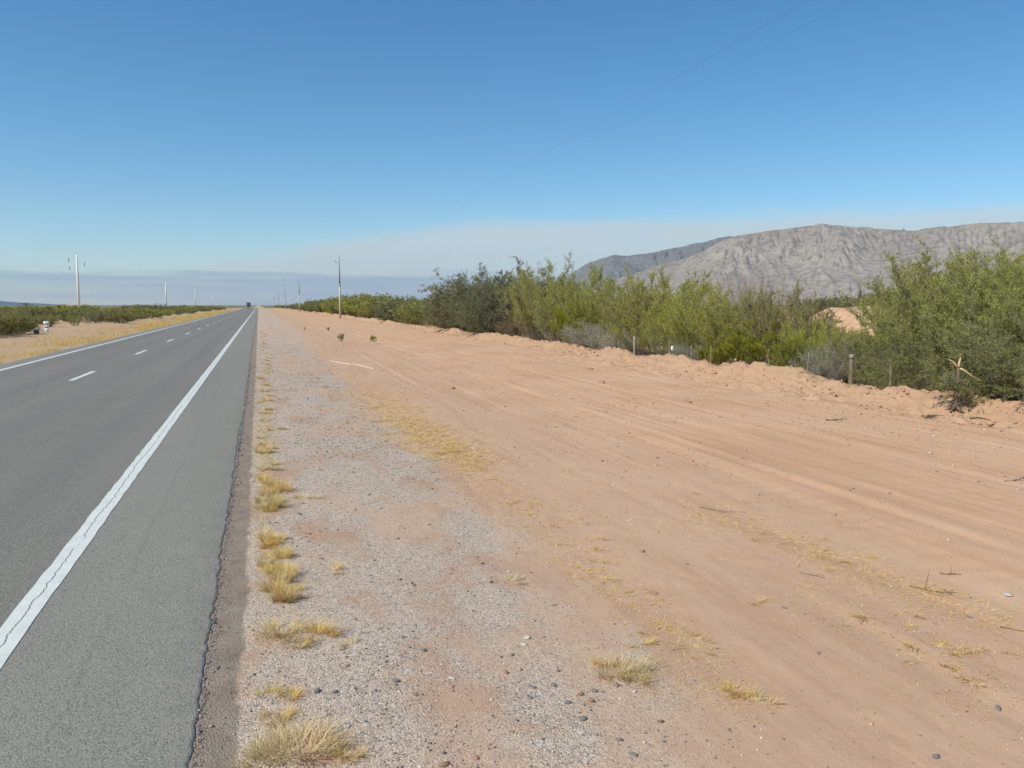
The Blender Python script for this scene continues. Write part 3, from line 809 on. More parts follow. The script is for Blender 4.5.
# scrub across the road
LL = 'low olive-grey desert shrub in the scrub across the road'
pl = [(4, 307, -15.9), (16, 312, -15.8), (-14, 306, -16), (22, 316, -17.6), (-34, 306, -16.4)]
for u, v, X in pl:
    x, y = toward(u, X); near_bush('scrub', x, y, height_at(v, x, y) - gz(x, y) + .1, 'large olive-grey shrub at the front of the scrub, before the white marker', 'front shrubs before the white marker', 1.1)
x, y = toward(13, depth=78); near_bush('grey', x, y, height_at(307.2, x, y) - gz(x, y), 'dark round shrub topping the scrub next to the distant blue hills', None, 1.1)
x, y = toward(38, depth=92); near_bush('grey', x, y, height_at(306.3, x, y) - gz(x, y), 'wide dark shrub topping the scrub above the white marker', None, 1.5)
x, y = toward(155.5, X=-19.5); far_bush('grey', x, y, height_at(302, x, y) - gz(x, y), 'tallest round shrub across the road, beside the second white pole', None, 1.15)
placed = 0
Yc = 62.
while placed < 140 and Yc < 520:
    for X in (-15.2, -18, -22, -27, -34, -44):
        if random.random() < (.92 if X > -20 else .6):
            xx = X + random.uniform(-1.2, 1.2); yy = Yc + random.uniform(-3, 3)
            if xx > -17.5 and yy < 92: xx -= 2.4
            if abs(xx + 14.5) < 3.4 and 50 < yy < 68: continue
            h = random.choice([random.uniform(.95, 1.4), random.uniform(1.2, 1.9)]) if xx > -20 else random.choice([random.uniform(1.2, 1.9), random.uniform(1.6, 2.4)])
            if yy < 110: near_bush(random.choice(['scrub', 'scrub', 'brush', 'olive']), xx, yy, h, LL, 'shrubs in the scrub across the road', random.uniform(1., 1.5))
            else: far_bush(random.choice(['scrub', 'yellow', 'olive', 'grey']), xx, yy, h, LL, 'shrubs in the scrub across the road', random.uniform(1.2, 1.9))
            placed += 1
    Yc += 4.2 + Yc * .035

# far scrubland: a mass
def leaf_mass(pts, per, seed, lsz):
    g = np.random.default_rng(seed); n = len(pts); k = np.repeat(np.arange(n), per); m = len(k)
    c = np.asarray(pts)
    off = unit(g.normal(size=(m, 3))) * (g.uniform(0, 1, (m, 1)) ** .45); off[:, 2] = np.abs(off[:, 2])
    p = c[k, :3] + off * np.stack([c[k, 3] * 1.25, c[k, 3] * 1.25, c[k, 4]], -1)
    d = unit(g.normal(size=(m, 3)) + [0, 0, .4]); sd = unit(np.cross(d, g.normal(size=(m, 3))))
    l = lsz * g.uniform(.6, 1.4, (m, 1))
    V = np.stack([p, p + d * l * .5 + sd * l * .22, p + d * l, p + d * l * .5 - sd * l * .22], 1).reshape(-1, 3)
    tint = np.repeat(np.clip(.6 * np.repeat(g.uniform(size=n), per) + .4 * g.uniform(size=m), 0, 1), 4)
    return V, np.arange(m * 4).reshape(-1, 4), tint


g = np.random.default_rng(5)
pts = []
for q in range(900):
    Y = 130 * (3000 / 130) ** g.uniform(0, 1)
    X = -g.uniform(50, 60 + Y * .9) if Y < 500 else -g.uniform(16, 60 + Y * .8)
    if Y > 700: X = g.uniform(-60 - Y * .8, -14)
    pts.append((X, Y, gz(X, Y) - .1, g.uniform(1., 2.) * (1 + Y / 900), g.uniform(1.6, 2.5)))
for q in range(900):
    Y = 120 * (3000 / 120) ** g.uniform(0, 1)
    X = g.uniform(28, 60 + Y * 1.6) if Y < 420 else g.uniform(15, 60 + Y * 1.6)
    a = math.degrees(math.atan2(X, Y))
    pts.append((X, Y, gz(X, Y) - .1, g.uniform(1.2, 2.2) * (1 + Y / 900), g.uniform(1.6, 2.7)))
V, Q, tt = leaf_mass(pts, 110, 3, .42)
tag(link('scrubland', mk_mesh('scrubland', V, Q, M['scrub'], dict(tint=tt))), 'far desert scrub merging into one green-brown mass at the horizon', 'scrubland', kind='stuff')

# ------------------------------------------------------------------ grass
def blades(g, P, L, lean0, lean1, w, K=3, az=None):
    n = len(P); az = g.uniform(0, 2 * math.pi, n) if az is None else az
    dh = np.stack([np.cos(az), np.sin(az), np.zeros(n)], -1)
    pt = P.copy(); out = []
    sd = unit(np.cross(dh, np.array([0, 0, 1.])) + g.normal(0, .3, (n, 3)))
    for q in range(K + 1):
        ww = (w * (1 - .85 * q / K))[:, None]
        out.append(np.stack([pt - sd * ww / 2, pt + sd * ww / 2], 1))
        a = lean0 + (lean1 - lean0) * (q / K)
        pt = pt + (dh * np.sin(a)[:, None] + np.array([0, 0, 1.]) * np.cos(a)[:, None]) * (L / K)[:, None]
    V = np.stack(out, 1)      # n,K+1,2,3
    b = (np.arange(n) * (K + 1) * 2)[:, None, None] + (np.arange(K) * 2)[None, :, None]
    Q = (b + np.array([0, 1, 3, 2])).reshape(-1, 4)
    return V.reshape(-1, 3), Q


def tuft_mesh(seed, n=260, r=.10, L=(.07, .20), flat=.5):
    g = np.random.default_rng(seed)
    k = max(3, int(n / 35)); cen = g.normal(0, r * .55, (k, 2)); ci = g.integers(0, k, n)
    P = np.zeros((n, 3)); P[:, :2] = cen[ci] + g.normal(0, r * .22, (n, 2)); P[:, 2] = -.01
    out = np.arctan2(P[:, 1], P[:, 0]) + g.normal(0, .8, n)
    l0 = g.uniform(.1, .7, n) + flat * .4; l1 = l0 + g.uniform(.3, 1.1, n)
    V, Q = blades(g, P, g.uniform(*L, n), l0, np.minimum(l1, 1.75), g.uniform(.0028, .0052, n), 3, out)
    V[:, 2] = np.maximum(V[:, 2], -.012)
    t = np.repeat(np.clip(.55 * np.repeat(g.uniform(size=k), 1)[ci] + .45 * g.uniform(size=n), 0, 1), 8)
    return mk_mesh('dry_grass_tuft', V, Q, M['straw'], dict(tint=t))


TUFTS = [tuft_mesh(401, 620, .15, (.06, .16), .75), tuft_mesh(402, 420, .12, (.06, .17), .7), tuft_mesh(403, 300, .09, (.06, .16)), tuft_mesh(404, 180, .07, (.05, .12), .9), tuft_mesh(405, 130, .05, (.04, .10), 1.)]


TUFTS.append(tuft_mesh(406, 200, .055, (.07, .19), .05)); TUFTS.append(tuft_mesh(407, 260, .07, (.06, .15), .25))
SPRIG = [tuft_mesh(421 + q, 45, .045, (.03, .08), 1.1) for q in range(3)]


def tuft(u, v, k, s, label, group=None):
    x, y = on_ground(u, v)
    o = link('dry_grass_tuft', TUFTS[k], None, (x, y, gz(x, y)), (0, 0, random.uniform(0, 6.28)), (s, s, s * .85))
    return tag(o, label, 'grass tuft', group)


tuft(300, 762, 0, 1.05, 'largest yellow grass tuft at the bottom of the photo beside the asphalt edge')
tuft(272, 765, 1, .8, 'yellow grass tuft close beside the largest tuft')
tuft(345, 765, 3, .75, 'small golden grass tuft on the gravel beside the largest tuft')
tuft(283, 728, 2, .65, 'golden flattened grass tuft just above the largest tuft')
tuft(275, 704, 3, .8, 'thin pale grass tuft above the golden flattened one')
tuft(292, 707, 3, .7, 'sparse grass tuft beside the thin pale tuft')
tuft(282, 640, 1, .95, 'broad straw-yellow tuft, its blades spread towards the asphalt')
tuft(318, 640, 2, .95, 'golden grass tuft on gravel, right beside the broad straw-yellow tuft')
tuft(300, 654, 3, .8, 'low grass tuft between and below the broad and the golden tufts')
tuft(352, 652, 4, .8, 'tiny golden grass sprig lying on the gravel')
tuft(284, 600, 2, .8, 'greenish-yellow grass tuft below the long strip of grass')
tuft(274, 598, 2, .6, 'short grass tuft at the foot of the long strip of grass')
tuft(278, 578, 1, .75, 'thick middle tuft of the long strip of grass')
tuft(286, 563, 3, .9, 'thin tuft in the long strip of grass')
tuft(268, 541, 4, 1.3, 'flattened top tuft of the long strip of grass')
tuft(332, 576, 4, 1.2, 'small pale grass sprig alone on the gravel')
tuft(268, 512, 1, .95, 'pale yellow upright tuft in the row above the long strip')
tuft(272, 495, 2, .9, 'pale yellow tuft just beyond the upright one')
tuft(306, 503, 4, 1.6, 'small golden tuft alone on the gravel by the upright tufts')
tuft(617, 672, 1, .95, 'bushy yellow tuft at the far edge of the gravel, among pebbles')
tuft(640, 682, 3, .9, 'low yellow tuft spreading beside the bushy tuft on the gravel edge')
tuft(602, 664, 3, .7, 'thin tuft on the near side of the bushy gravel-edge tuft')
tuft(735, 690, 3, .9, 'flat pale tuft on the sand to the side of the bushy tuft')
tuft(757, 700, 4, 1., 'last flat pale sprig on the sand beside the flat pale tuft')
tuft(756, 601, 4, .75, 'single upright pale sprig on bare sand casting a short shadow')
tuft(640, 642, 4, 1., 'small sprig on the sand beyond the bushy gravel-edge tuft')
tuft(512, 582, 4, 1.1, 'small sprig in the middle of the gravel shoulder')
LT4 = 'straw tuft in the long dense strip of grass beside the asphalt edge'
for q in range(26):
    t = random.random(); x, y = on_ground(267 + 20 * t + random.gauss(0, 7), 540 + 68 * t)
    o = link('dry_grass_tuft', TUFTS[random.choice([5, 5, 6, 6, 3])], None, (x, y, gz(x, y)), (0, 0, random.uniform(0, 6.28)), (.8, .8, random.uniform(.5, .9)))
    tag(o, LT4, 'grass tuft', 'tufts in the long grass strip')
LT5 = 'pale tuft in the short strip of grass where the upright tufts stand'
for q in range(16):
    t = random.random(); x, y = on_ground(266 + 8 * t + random.gauss(0, 6), 484 + 32 * t)
    o = link('dry_grass_tuft', TUFTS[random.choice([5, 6, 6])], None, (x, y, gz(x, y)), (0, 0, random.uniform(0, 6.28)), (.85, .85, random.uniform(.6, 1.)))
    tag(o, LT5, 'grass tuft', 'tufts in the short grass strip')
LT1 = 'small pale yellow tuft in the row along the asphalt edge, far along the shoulder'
for q in range(58):
    y = 9.2 * (70 / 9.2) ** (q / 57) * random.uniform(.97, 1.03); x = random.gauss(.07, .10) + .004 * y
    q_ = random.uniform(.6, 1.05)
    o = link('dry_grass_tuft', TUFTS[random.choice([5, 6, 3, 3])], None, (x, y, gz(x, y)), (0, 0, random.uniform(0, 6.28)), (q_, q_ * 1.2, q_ * .8))
    tag(o, LT1, 'grass tuft', 'grass tufts along the asphalt edge')
LT2 = 'yellow tuft in the patch of dry grass between gravel and sand'
for u, v in [(372, 397), (385, 402), (398, 405), (410, 415), (400, 424), (418, 428), (430, 436), (442, 441), (425, 445), (455, 447), (462, 455), (440, 453), (390, 412), (365, 392), (472, 464), (412, 440)]:
    for q in range(7):
        x, y = on_ground(u + random.gauss(0, 13), v + random.gauss(0, 7))
        o = link('dry_grass_tuft', SPRIG[random.randrange(3)], None, (x, y, gz(x, y)), (0, 0, random.uniform(0, 6.28)), (2.0, 2.0, random.uniform(.7, 1.3)))
        tag(o, LT2, 'grass tuft', 'grass tufts between gravel and sand')
LT3 = 'sparse flattened sprig of dry grass scattered over the bare sand'
for (u0, v0, u1, v1, n, sp) in [(520, 520, 720, 660, 22, 14), (690, 505, 960, 600, 26, 12), (780, 570, 1010, 680, 22, 22), (480, 470, 620, 560, 14, 14)]:
    for q in range(n):
        t = random.random(); x, y = on_ground(u0 + (u1 - u0) * t + random.gauss(0, sp), v0 + (v1 - v0) * t + random.gauss(0, sp * .6))
        o = link('dry_grass_tuft', SPRIG[random.randrange(3)], None, (x, y, gz(x, y)), (0, 0, random.uniform(0, 6.28)), (1.3, 1.3, .6))
        tag(o, LT3, 'grass tuft', 'sprigs scattered over the sand')

# chaff and dead stems: uncountable
g = np.random.default_rng(77)
pts = []
def along(u0, v0, u1, v1, n, su, sv):
    t = g.uniform(0, 1, n)
    for a in t: pts.append(on_ground(u0 + (u1 - u0) * a + g.normal(0, su), v0 + (v1 - v0) * a + g.normal(0, sv)))
along(365, 392, 478, 466, 5000, 13, 8)
along(470, 470, 720, 670, 2200, 18, 12)
along(690, 505, 1010, 625, 2200, 14, 8)
along(540, 480, 760, 560, 500, 30, 20)
along(780, 570, 1010, 700, 900, 30, 22)
along(262, 540, 290, 610, 500, 8, 12)
along(262, 360, 266, 520, 1500, 5, 25)
along(600, 660, 770, 705, 700, 22, 10)
P = np.zeros((len(pts), 3)); P[:, :2] = np.array(pts); keep = (P[:, 1] > 2.5) & (P[:, 1] < 60) & (P[:, 0] > -.12); P = P[keep]
P[:, 2] = ground_z(P[:, 0], P[:, 1]) + .002
sz = np.clip(np.hypot(P[:, 0], P[:, 1]) / 6, .8, 2.2)
V, Q = blades(g, P, g.uniform(.02, .065, len(P)) * sz, g.uniform(1.15, 1.55, len(P)), g.uniform(1.5, 1.7, len(P)), g.uniform(.0025, .0045, len(P)) * sz, 2)
tag(link('grass', mk_mesh('grass', V, Q, M['straw'], dict(tint=np.repeat(g.uniform(size=len(P)), 6)))), 'sparse dry grass and chaff lying over gravel and sand', 'dry grass', kind='stuff')

# dry grass on the verge across the road
n = 60000
yy = 16 * (330 / 16) ** g.uniform(0, 1, n); xx = -8.35 - np.abs(g.normal(0, 1., n)) * 2.1
keep = fbm(xx * .5, yy * .25, 3, 66) + g.normal(0, .07, n) + .08 * (xx > -9.8) > .49
xx, yy = xx[keep], yy[keep]
P = np.stack([xx, yy, ground_z(xx, yy)], -1); sz = np.clip(yy / 40, .9, 5)
V, Q = blades(g, P, g.uniform(.10, .26, len(P)) * np.clip(yy / 60, 1, 1.6), g.uniform(.2, .9, len(P)), g.uniform(.9, 1.6, len(P)), g.uniform(.006, .012, len(P)) * sz, 2)
tag(link('grass', mk_mesh('grass', V, Q, M['straw'], dict(tint=np.repeat(g.uniform(0, .7, size=len(P)), 6)))), 'dry golden grass covering the verge across the road', 'dry grass', kind='stuff')

# green weeds on the dirt strip
def weed_mesh(seed):
    w, l = gen_bush(seed=seed, H=.45, W=.4, stems=14, twigs=5, leaves=9, leaf=(.075, .024), tilt=40, t0=.1, twig_len=.16, up=.4, r0=.008)
    return l
WE = [weed_mesh(511), weed_mesh(512)]
for (u, v, h, lab) in [(340.5, 343, .45, 'small upright green weed on the dirt, shaped like a tuft, beside the utility pole line'), (373, 343.5, .42, 'narrow green weed on the dirt, facing the low green row'), (328, 331.5, .30, 'flat spreading green weed further along the dirt strip'), (304.5, 330, .22, 'tiny dark weed at the side of the gravel, far along the dirt strip')]:
    x, y = on_ground(u, v); l = WE[int(u) % 2]; s = h / .45
    o = link('green_weed', mk_mesh('green_weed', l[0] * s * np.array([.7, .7, 1.15]), l[1], M['lime'], dict(tint=l[2])), None, (x, y, gz(x, y)))
    tag(o, lab, 'weed')

# ------------------------------------------------------------------ gravel and stones
def stones_np(g, P, size, flat=(.45, .85)):
    n = len(P)
    a = np.array([[1, 0, 0], [-1, 0, 0], [0, 1, 0], [0, -1, 0], [0, 0, 1], [0, 0, -1], [.6, .6, .5], [-.6, .6, .45]], float)
    T0 = np.array([[0, 6, 4], [6, 2, 4], [0, 2, 6], [2, 7, 4], [7, 1, 4], [2, 1, 7], [1, 3, 4], [3, 0, 4], [2, 0, 5], [1, 2, 5], [3, 1, 5], [0, 3, 5]])
    S = size[:, None, None] * np.stack([g.uniform(.7, 1.3, n), g.uniform(.6, 1.1, n), g.uniform(*flat, n)], -1)[:, None]
    V = a[None] * (1 + g.normal(0, .17, (n, 8, 1))) + g.normal(0, .06, (n, 8, 3))
    V = V * S / 2
    c, s = np.cos(g.uniform(0, 6.28, n)), np.sin(g.uniform(0, 6.28, n)); c, s = c / np.hypot(c, s), s / np.hypot(c, s)
    X = V[..., 0] * c[:, None] - V[..., 1] * s[:, None]; Y = V[..., 0] * s[:, None] + V[..., 1] * c[:, None]
    V = np.stack([X, Y, V[..., 2]], -1) + P[:, None]
    T = (np.arange(n) * 8)[:, None, None] + T0[None]
    return V.reshape(-1, 3), T.reshape(-1, 3)


n = 105000
yy = 2.6 * (45 / 2.6) ** (g.uniform(0, 1, n) ** 1.15)
xx = g.uniform(-.2, 4.2, n)
ge_ = gravel_edge(yy)
dens = sstep(.5, -.4, xx - ge_) * (.35 + .65 * sstep(.45, .62, fbm(xx * .9, yy * .5, 3, 81))) + .03
dens = np.where(xx < -.12, .05, dens)
k = g.uniform(0, 1, n) < dens; xx, yy = xx[k], yy[k]
size = np.clip(g.lognormal(math.log(.0075), .48, len(xx)), .004, .024)
size *= np.clip(np.hypot(xx, yy) / 7, 1, 1.8)
P = np.stack([xx, yy, ground_z(xx, yy) + size * .02], -1)
V, T = stones_np(g, P, size)
tint = np.clip(g.uniform(0, 1, len(xx)) - .08 * (size > .016), 0, 1)
tag(link('gravel', mk_mesh('gravel', V, T, M['gravel'], dict(tint=np.repeat(tint, 8)))), 'loose mixed gravel strewn over the road shoulder', 'gravel', kind='stuff')
# crumbs of asphalt along the broken edge
n = 5200
yy = 2.6 * (30 / 2.6) ** g.uniform(0, 1, n); xx = -.338 + np.abs(g.normal(0, .045, n)) * np.where(g.uniform(0, 1, n) < .75, .5, 2.)
size = np.clip(g.lognormal(math.log(.007), .5, n), .003, .028) * np.clip(yy / 7, 1, 2.)
V, T = stones_np(g, np.stack([xx, yy, ground_z(np.maximum(xx, -.33), yy) + size * .15], -1), size)
tag(link('gravel', mk_mesh('gravel', V, T, M['gravel'], dict(tint=np.repeat(g.uniform(0, .62, n), 8)))), 'crumbs of asphalt and grit along the broken road edge', 'gravel', kind='stuff')
# grit on the sand
n = 42000
yy = 2.8 * (45 / 2.8) ** g.uniform(0, 1, n); xx = g.uniform(1.6, 12, n)
k = fbm(xx * .7, yy * .5, 3, 83) + g.normal(0, .1, n) > .5; xx, yy = xx[k], yy[k]
size = np.clip(g.lognormal(math.log(.0075), .55, len(xx)), .004, .035) * np.clip(np.hypot(xx, yy) / 8, 1, 2.2)
M['crumb'] = m_stones('earth_crumbs', [(0, (.24, .15, .10)), (.12, (.38, .235, .15)), (.35, (.50, .32, .21)), (.65, (.57, .38, .26)), (.88, (.62, .46, .34)), (.97, (.30, .27, .24))])
V, T = stones_np(g, np.stack([xx, yy, ground_z(xx, yy) + size * .05], -1), size)
tag(link('gravel', mk_mesh('gravel', V, T, M['crumb'], dict(tint=np.repeat(g.uniform(size=len(xx)), 8)))), 'fine earth crumbs strewn over the bare sand', 'earth crumbs', kind='stuff')
# lumps on the sand bank
n = 1500
yy = 9.5 * (75 / 9.5) ** g.uniform(0, 1, n); xx = berm_line(yy) + g.normal(-.35, .45, n)
size = np.clip(g.lognormal(math.log(.036), .6, n), .015, .15)
V, T = stones_np(g, np.stack([xx, yy, ground_z(xx, yy) + size * .12], -1), size, (.6, .95))
k = NT('bank_lumps'); nz = k.noise(14)
M['lump'] = k.done(k.pbsdf(k.ramp(nz, [(.3, (.42, .265, .175)), (.7, (.52, .345, .24))]), .95, nz, .1))
tag(link('sand', mk_mesh('sand', V, T, M['lump'], dict(tint=np.repeat(g.uniform(size=n), 8)))), 'clods of sand crumbling along the foot of the sand bank', 'sand clods', kind='stuff')


def stone_mesh(seed, size, flat=.6):
    import bmesh
    bm = bmesh.new(); bmesh.ops.create_icosphere(bm, subdivisions=2, radius=.5)
    V = np.array([v.co[:] for v in bm.verts]); F = np.array([[v.index for v in f.verts] for f in bm.faces]); bm.free()
    n = fbm(V[:, 0] * 2.3 + seed, V[:, 1] * 2.3 + V[:, 2] * 3.1, 3, seed) - .5
    V = V * (1 + 1.0 * n[:, None]); q = np.random.default_rng(seed)
    for _ in range(5):   # chipped facets
        d = unit(q.normal(size=3)); h = V @ d; lim = .30; V = V - np.maximum(h - lim, 0)[:, None] * d
    V = V * np.array([1.25, .85, flat]) * size
    return V, F


def stone(u, v, px, mat, name, label, cat='stone', group=None, flat=.6):
    x, y = on_ground(u, v); dep = math.hypot(x, y); s = .82 * px / F_PX * dep
    V, F = stone_mesh(int(u * 3 + v), s, flat)
    o = link(name, mk_mesh(name, V, F, M[mat]), None, (x, y, gz(x, y) + s * flat * .18), (0, 0, random.uniform(0, 6)))
    return tag(o, label, cat, group)


stone(396, 687, 10, 'stone_dark', 'stone', 'flat black stone alone in the middle of the gravel shoulder')
stone(317, 701, 10, 'stone_dark', 'stone', 'grey-blue stone on the gravel above the largest grass tuft')
stone(335, 701, 8, 'stone_dark', 'stone', 'dark grey stone to the side of the grey-blue stone')
stone(416, 701, 7, 'stone_dark', 'stone', 'small dark chip on the gravel below the flat black stone')
stone(329, 725, 6, 'stone_dark', 'stone', 'small blue-grey stone beside the golden flattened tuft')
stone(553, 687, 9, 'stone_dark', 'stone', 'tilted dark stone among the pebbles in front of the bushy tuft')
stone(531, 701, 7, 'stone_dark', 'stone', 'round nearly black pebble left of the tilted dark stone')
stone(583, 721, 12, 'stone_dark', 'stone', 'largest dark grey stone on the gravel, below the bushy tuft')
stone(580, 696, 9, 'stone_red', 'stone', 'long rust-red stone below the bushy tuft')
stone(567, 704, 10, 'stone_dark', 'stone', 'flat grey stone between the tilted stone and the rust-red one')
stone(558, 672, 7, 'stone_dark', 'stone', 'thin dark flake on the gravel next to the bushy tuft')
stone(620, 742, 9, 'stone_dark', 'stone', 'grey stone at the gravel edge below the largest dark stone')
stone(512, 657, 7, 'stone_dark', 'stone', 'dark stone above the round black pebble')
stone(528, 640, 9, 'stone_pale', 'stone', 'pale flat stone half buried in the shoulder gravel')
stone(642, 551, 6, 'clod', 'earth_clod', 'small reddish clod standing alone on smooth sand', 'clod', None, .9)
stone(656, 592, 7, 'clod', 'earth_clod', 'flat pinkish clod on the sand below the upright reddish one', 'clod')
stone(688, 402, 9, 'clod', 'earth_clod', 'dark brown clod in the middle of the wide sand strip', 'clod')
stone(453, 388, 6, 'clod', 'earth_clod', 'dark clod on the far sand above the dry grass patch', 'clod')
stone(602, 383, 8, 'clod', 'earth_clod', 'brown clod lying below the leafless thicket', 'clod')
stone(590, 369, 7, 'clod', 'earth_clod', 'brown clod close to the bank below the leafless thicket', 'clod')
stone(930, 453, 6, 'stone_pale', 'stone', 'pale grey stone on the sand below the dead stump', 'stone', None, .9)
stone(934, 435, 4, 'stone_pale', 'stone', 'small white stone on the sand below the dead stump')
stone(1008, 594, 11, 'stone_pale', 'stone', 'pale half-buried stone on the sand at the photo edge', 'stone', None, .4)
stone(974, 618, 4, 'stone_pale', 'stone', 'tiny white stone near the long dead stem at the photo edge')
stone(971, 615, 6, 'stone_dark', 'stone', 'dark stone right beside the tiny white one')
stone(916, 616, 6, 'stone_red', 'stone', 'rusty stone below the fallen dark stick')
stone(819, 652, 5, 'stone_dark', 'stone', 'dark pebble on plain sand near the photo bottom')
stone(936, 754, 9, 'stone_dark', 'stone', 'dark green-grey stone on the sand at the bottom of the photo')
stone(998, 705, 9, 'stone_dark', 'stone', 'dark flat stone on the sand near the bottom edge of the photo')
stone(785, 607, 6, 'stone_dark', 'stone', 'dark pebble beside the single upright pale sprig')
stone(895, 386, 8, 'stone_pale', 'stone', 'whitish stone on the sand bank below the thin pale fence post', 'stone', None, .4)
LST = 'small stone half buried in the shoulder gravel'
for q in range(46):
    y = 3.2 * (9 / 3.2) ** random.random(); x = random.uniform(.3, 2.1)
    s = random.uniform(.02, .042); V, F = stone_mesh(900 + q, s, random.uniform(.4, .7))
    o = link('stone', mk_mesh('stone', V, F, M[random.choice(['stone_dark', 'stone_dark', 'stone_pale', 'stone_red', 'clod'])]), None, (x, y, gz(x, y) + s * .08), (0, 0, random.uniform(0, 6)))
    tag(o, LST, 'stone', 'stones in the shoulder gravel')


# ------------------------------------------------------------------ sticks, branches, stump
def branchy(g, L, r, n=5, spread=.7, flatz=.3):
    mb = MB(); P = [np.zeros(3)]; d = np.array([1., 0, 0])
    for q in range(6):
        P.append(P[-1] + d * L / 6); d = unit(d + g.normal(0, .16, 3) * [1, 1, flatz])
    P = np.array(P); P[:, 2] = np.maximum(P[:, 2], 0) + r
    mb.tube(P, np.linspace(r, r * .35, 7), 5)
    for q in range(n):
        i0 = g.integers(1, 6); dd = unit(P[i0] - P[i0 - 1] + g.normal(0, spread, 3) * [1, 1, flatz * 1.6]); l = L * g.uniform(.15, .45)
        q_ = np.array([P[i0] + dd * l * t + [0, 0, .04 * l * math.sin(t * 3)] for t in np.linspace(0, 1, 4)]); q_[:, 2] = np.maximum(q_[:, 2], .003)
        mb.tube(q_, np.linspace(r * .5, r * .15, 4), 4)
    return mb


def lying(u, v, L, r, ang, mat, name, label, cat, n=4, seed=0, flatz=.3, dz=0.):
    x, y = on_ground(u, v); mb = branchy(np.random.default_rng(seed + int(u)), L, r, n, .7, flatz)
    o = mb.build(name, M[mat], None, False, (x, y, gz(x, y) + dz)); o.rotation_euler = (0, 0, R(ang))
    return tag(o, label, cat)


lying(910, 585, .33, .006, -58, 'bark', 'stick', 'fallen dark stick lying in the line of dry sprigs on the sand', 'stick', 4)
lying(1000, 625, .45, .005, -58, 'bark', 'stick', 'long thin dead stem lying on the sand at the photo edge', 'stick', 3)
lying(940, 573, .16, .006, -30, 'rusttwig' if 'rusttwig' in M else 'twig_red', 'twig_clump', 'flat clump of reddish twigs on the sand above the fallen dark stick', 'twigs', 9)
lying(826, 420, .42, .012, -20, 'twig', 'twig_clump', 'small heap of dead twigs on the sand in front of the bank', 'twigs', 12)
lying(1004, 480, .28, .008, -20, 'twig', 'twig_clump', 'dry withered weed clump on the sand near the photo edge', 'twigs', 12, flatz=.7)
lying(800, 572, .2, .004, -60, 'twig', 'stick', 'short thin twig on the sand above the single upright sprig', 'stick', 2)
lying(700, 507, .5, .005, -62, 'twig', 'stick', 'long thin twig lying along the grader marks on the sand', 'stick', 2)
lying(925, 418, .7, .02, 20, 'bark', 'dead_branch', 'dead branch lying on the sand on the thicket side of the stump', 'branch', 8, 1, .5)
lying(970, 421, .8, .022, -20, 'bark', 'dead_branch', 'thick dead branch lying on the bank beneath the dark shrub', 'branch', 9, 2, .6)
lying(905, 408, .6, .012, 10, 'twig', 'dead_branch', 'thin dead branch lying on the bank below the thin pale fence post', 'branch', 8, 3, .6)
lying(1000, 432, .7, .015, -30, 'bark', 'dead_branch', 'dead branch at the foot of the bank, cut by the photo edge', 'branch', 7, 4, .5)
lying(660, 366, .8, .02, -40, 'bark', 'dead_branch', 'dead branch on the bank below the white plastic bag', 'branch', 6, 5, .5)

sx, sy = on_ground(955, 417); sz_ = gz(sx, sy)
st = tag(empty('broken_stump', (sx, sy, sz_ - .05), -YAW), 'broken dead stump with a pale split branch bent down over the bank', 'stump')
g = np.random.default_rng(9)
mb = MB()
mb.tube(np.array([[0, 0, 0], [.01, 0, .12], [-.01, .01, .28], [.02, 0, .45], [.03, 0, .62], [.02, .01, .82]]), [.062, .046, .040, .036, .034, .026], 9)
for q in range(5):
    a = q * 1.25; mb.tube(np.array([[0, 0, .13], [.09 * math.cos(a), .09 * math.sin(a), .05], [.19 * math.cos(a), .19 * math.sin(a), .0]]), [.035, .028, .012], 6)
mb.build('trunk', M['bark'], st, True)
mb = MB()
mb.tube(np.array([[.03, 0, .80], [.10, -.02, .77], [.25, -.03, .66], [.40, -.04, .58], [.56, -.03, .55]]), [.016, .020, .017, .013, .009], 7)
mb.build('split_branch', M['splitwood'], st, True)
mb = MB()
mb.tube(np.array([[.02, 0, .80], [-.04, 0, .86], [-.10, 0, .93], [-.17, 0, .96]]), [.020, .016, .012, .006], 6)
mb.tube(np.array([[.02, 0, .82], [.04, .02, .90], [.06, .02, .99]]), [.028, .018, .008], 6)
mb.build('snapped_end', M['splitwood'], st, True)
mb = MB()
for q in range(40):
    p = np.array([.56, -.03, .55]) + g.normal(0, .05, 3); d = unit(np.array([.6, 0, -.25]) + g.normal(0, .6, 3))
    mb.tube(np.array([p, p + d * .16, p + d * .32 + g.normal(0, .04, 3)]), [.007, .005, .002], 4)
mb.tube(np.array([[.70, 0, .52], [.76, 0, .64], [.82, 0, .76]]), [.012, .009, .004], 5)
mb.build('dead_twigs', M['twig'], st)
mb = MB()
for q in range(70):
    a = g.uniform(0, 6.28); h0 = g.uniform(.02, .7); p = np.array([.05 * math.cos(a), .05 * math.sin(a), h0]); d = np.array([math.cos(a), math.sin(a), g.uniform(-.6, .6)])
    mb.tube(np.array([p, p + d * .10, p + d * .22 + g.normal(0, .03, 3)]), [.006, .004, .002], 4)
mb.build('side_twigs', M['twig'], st)

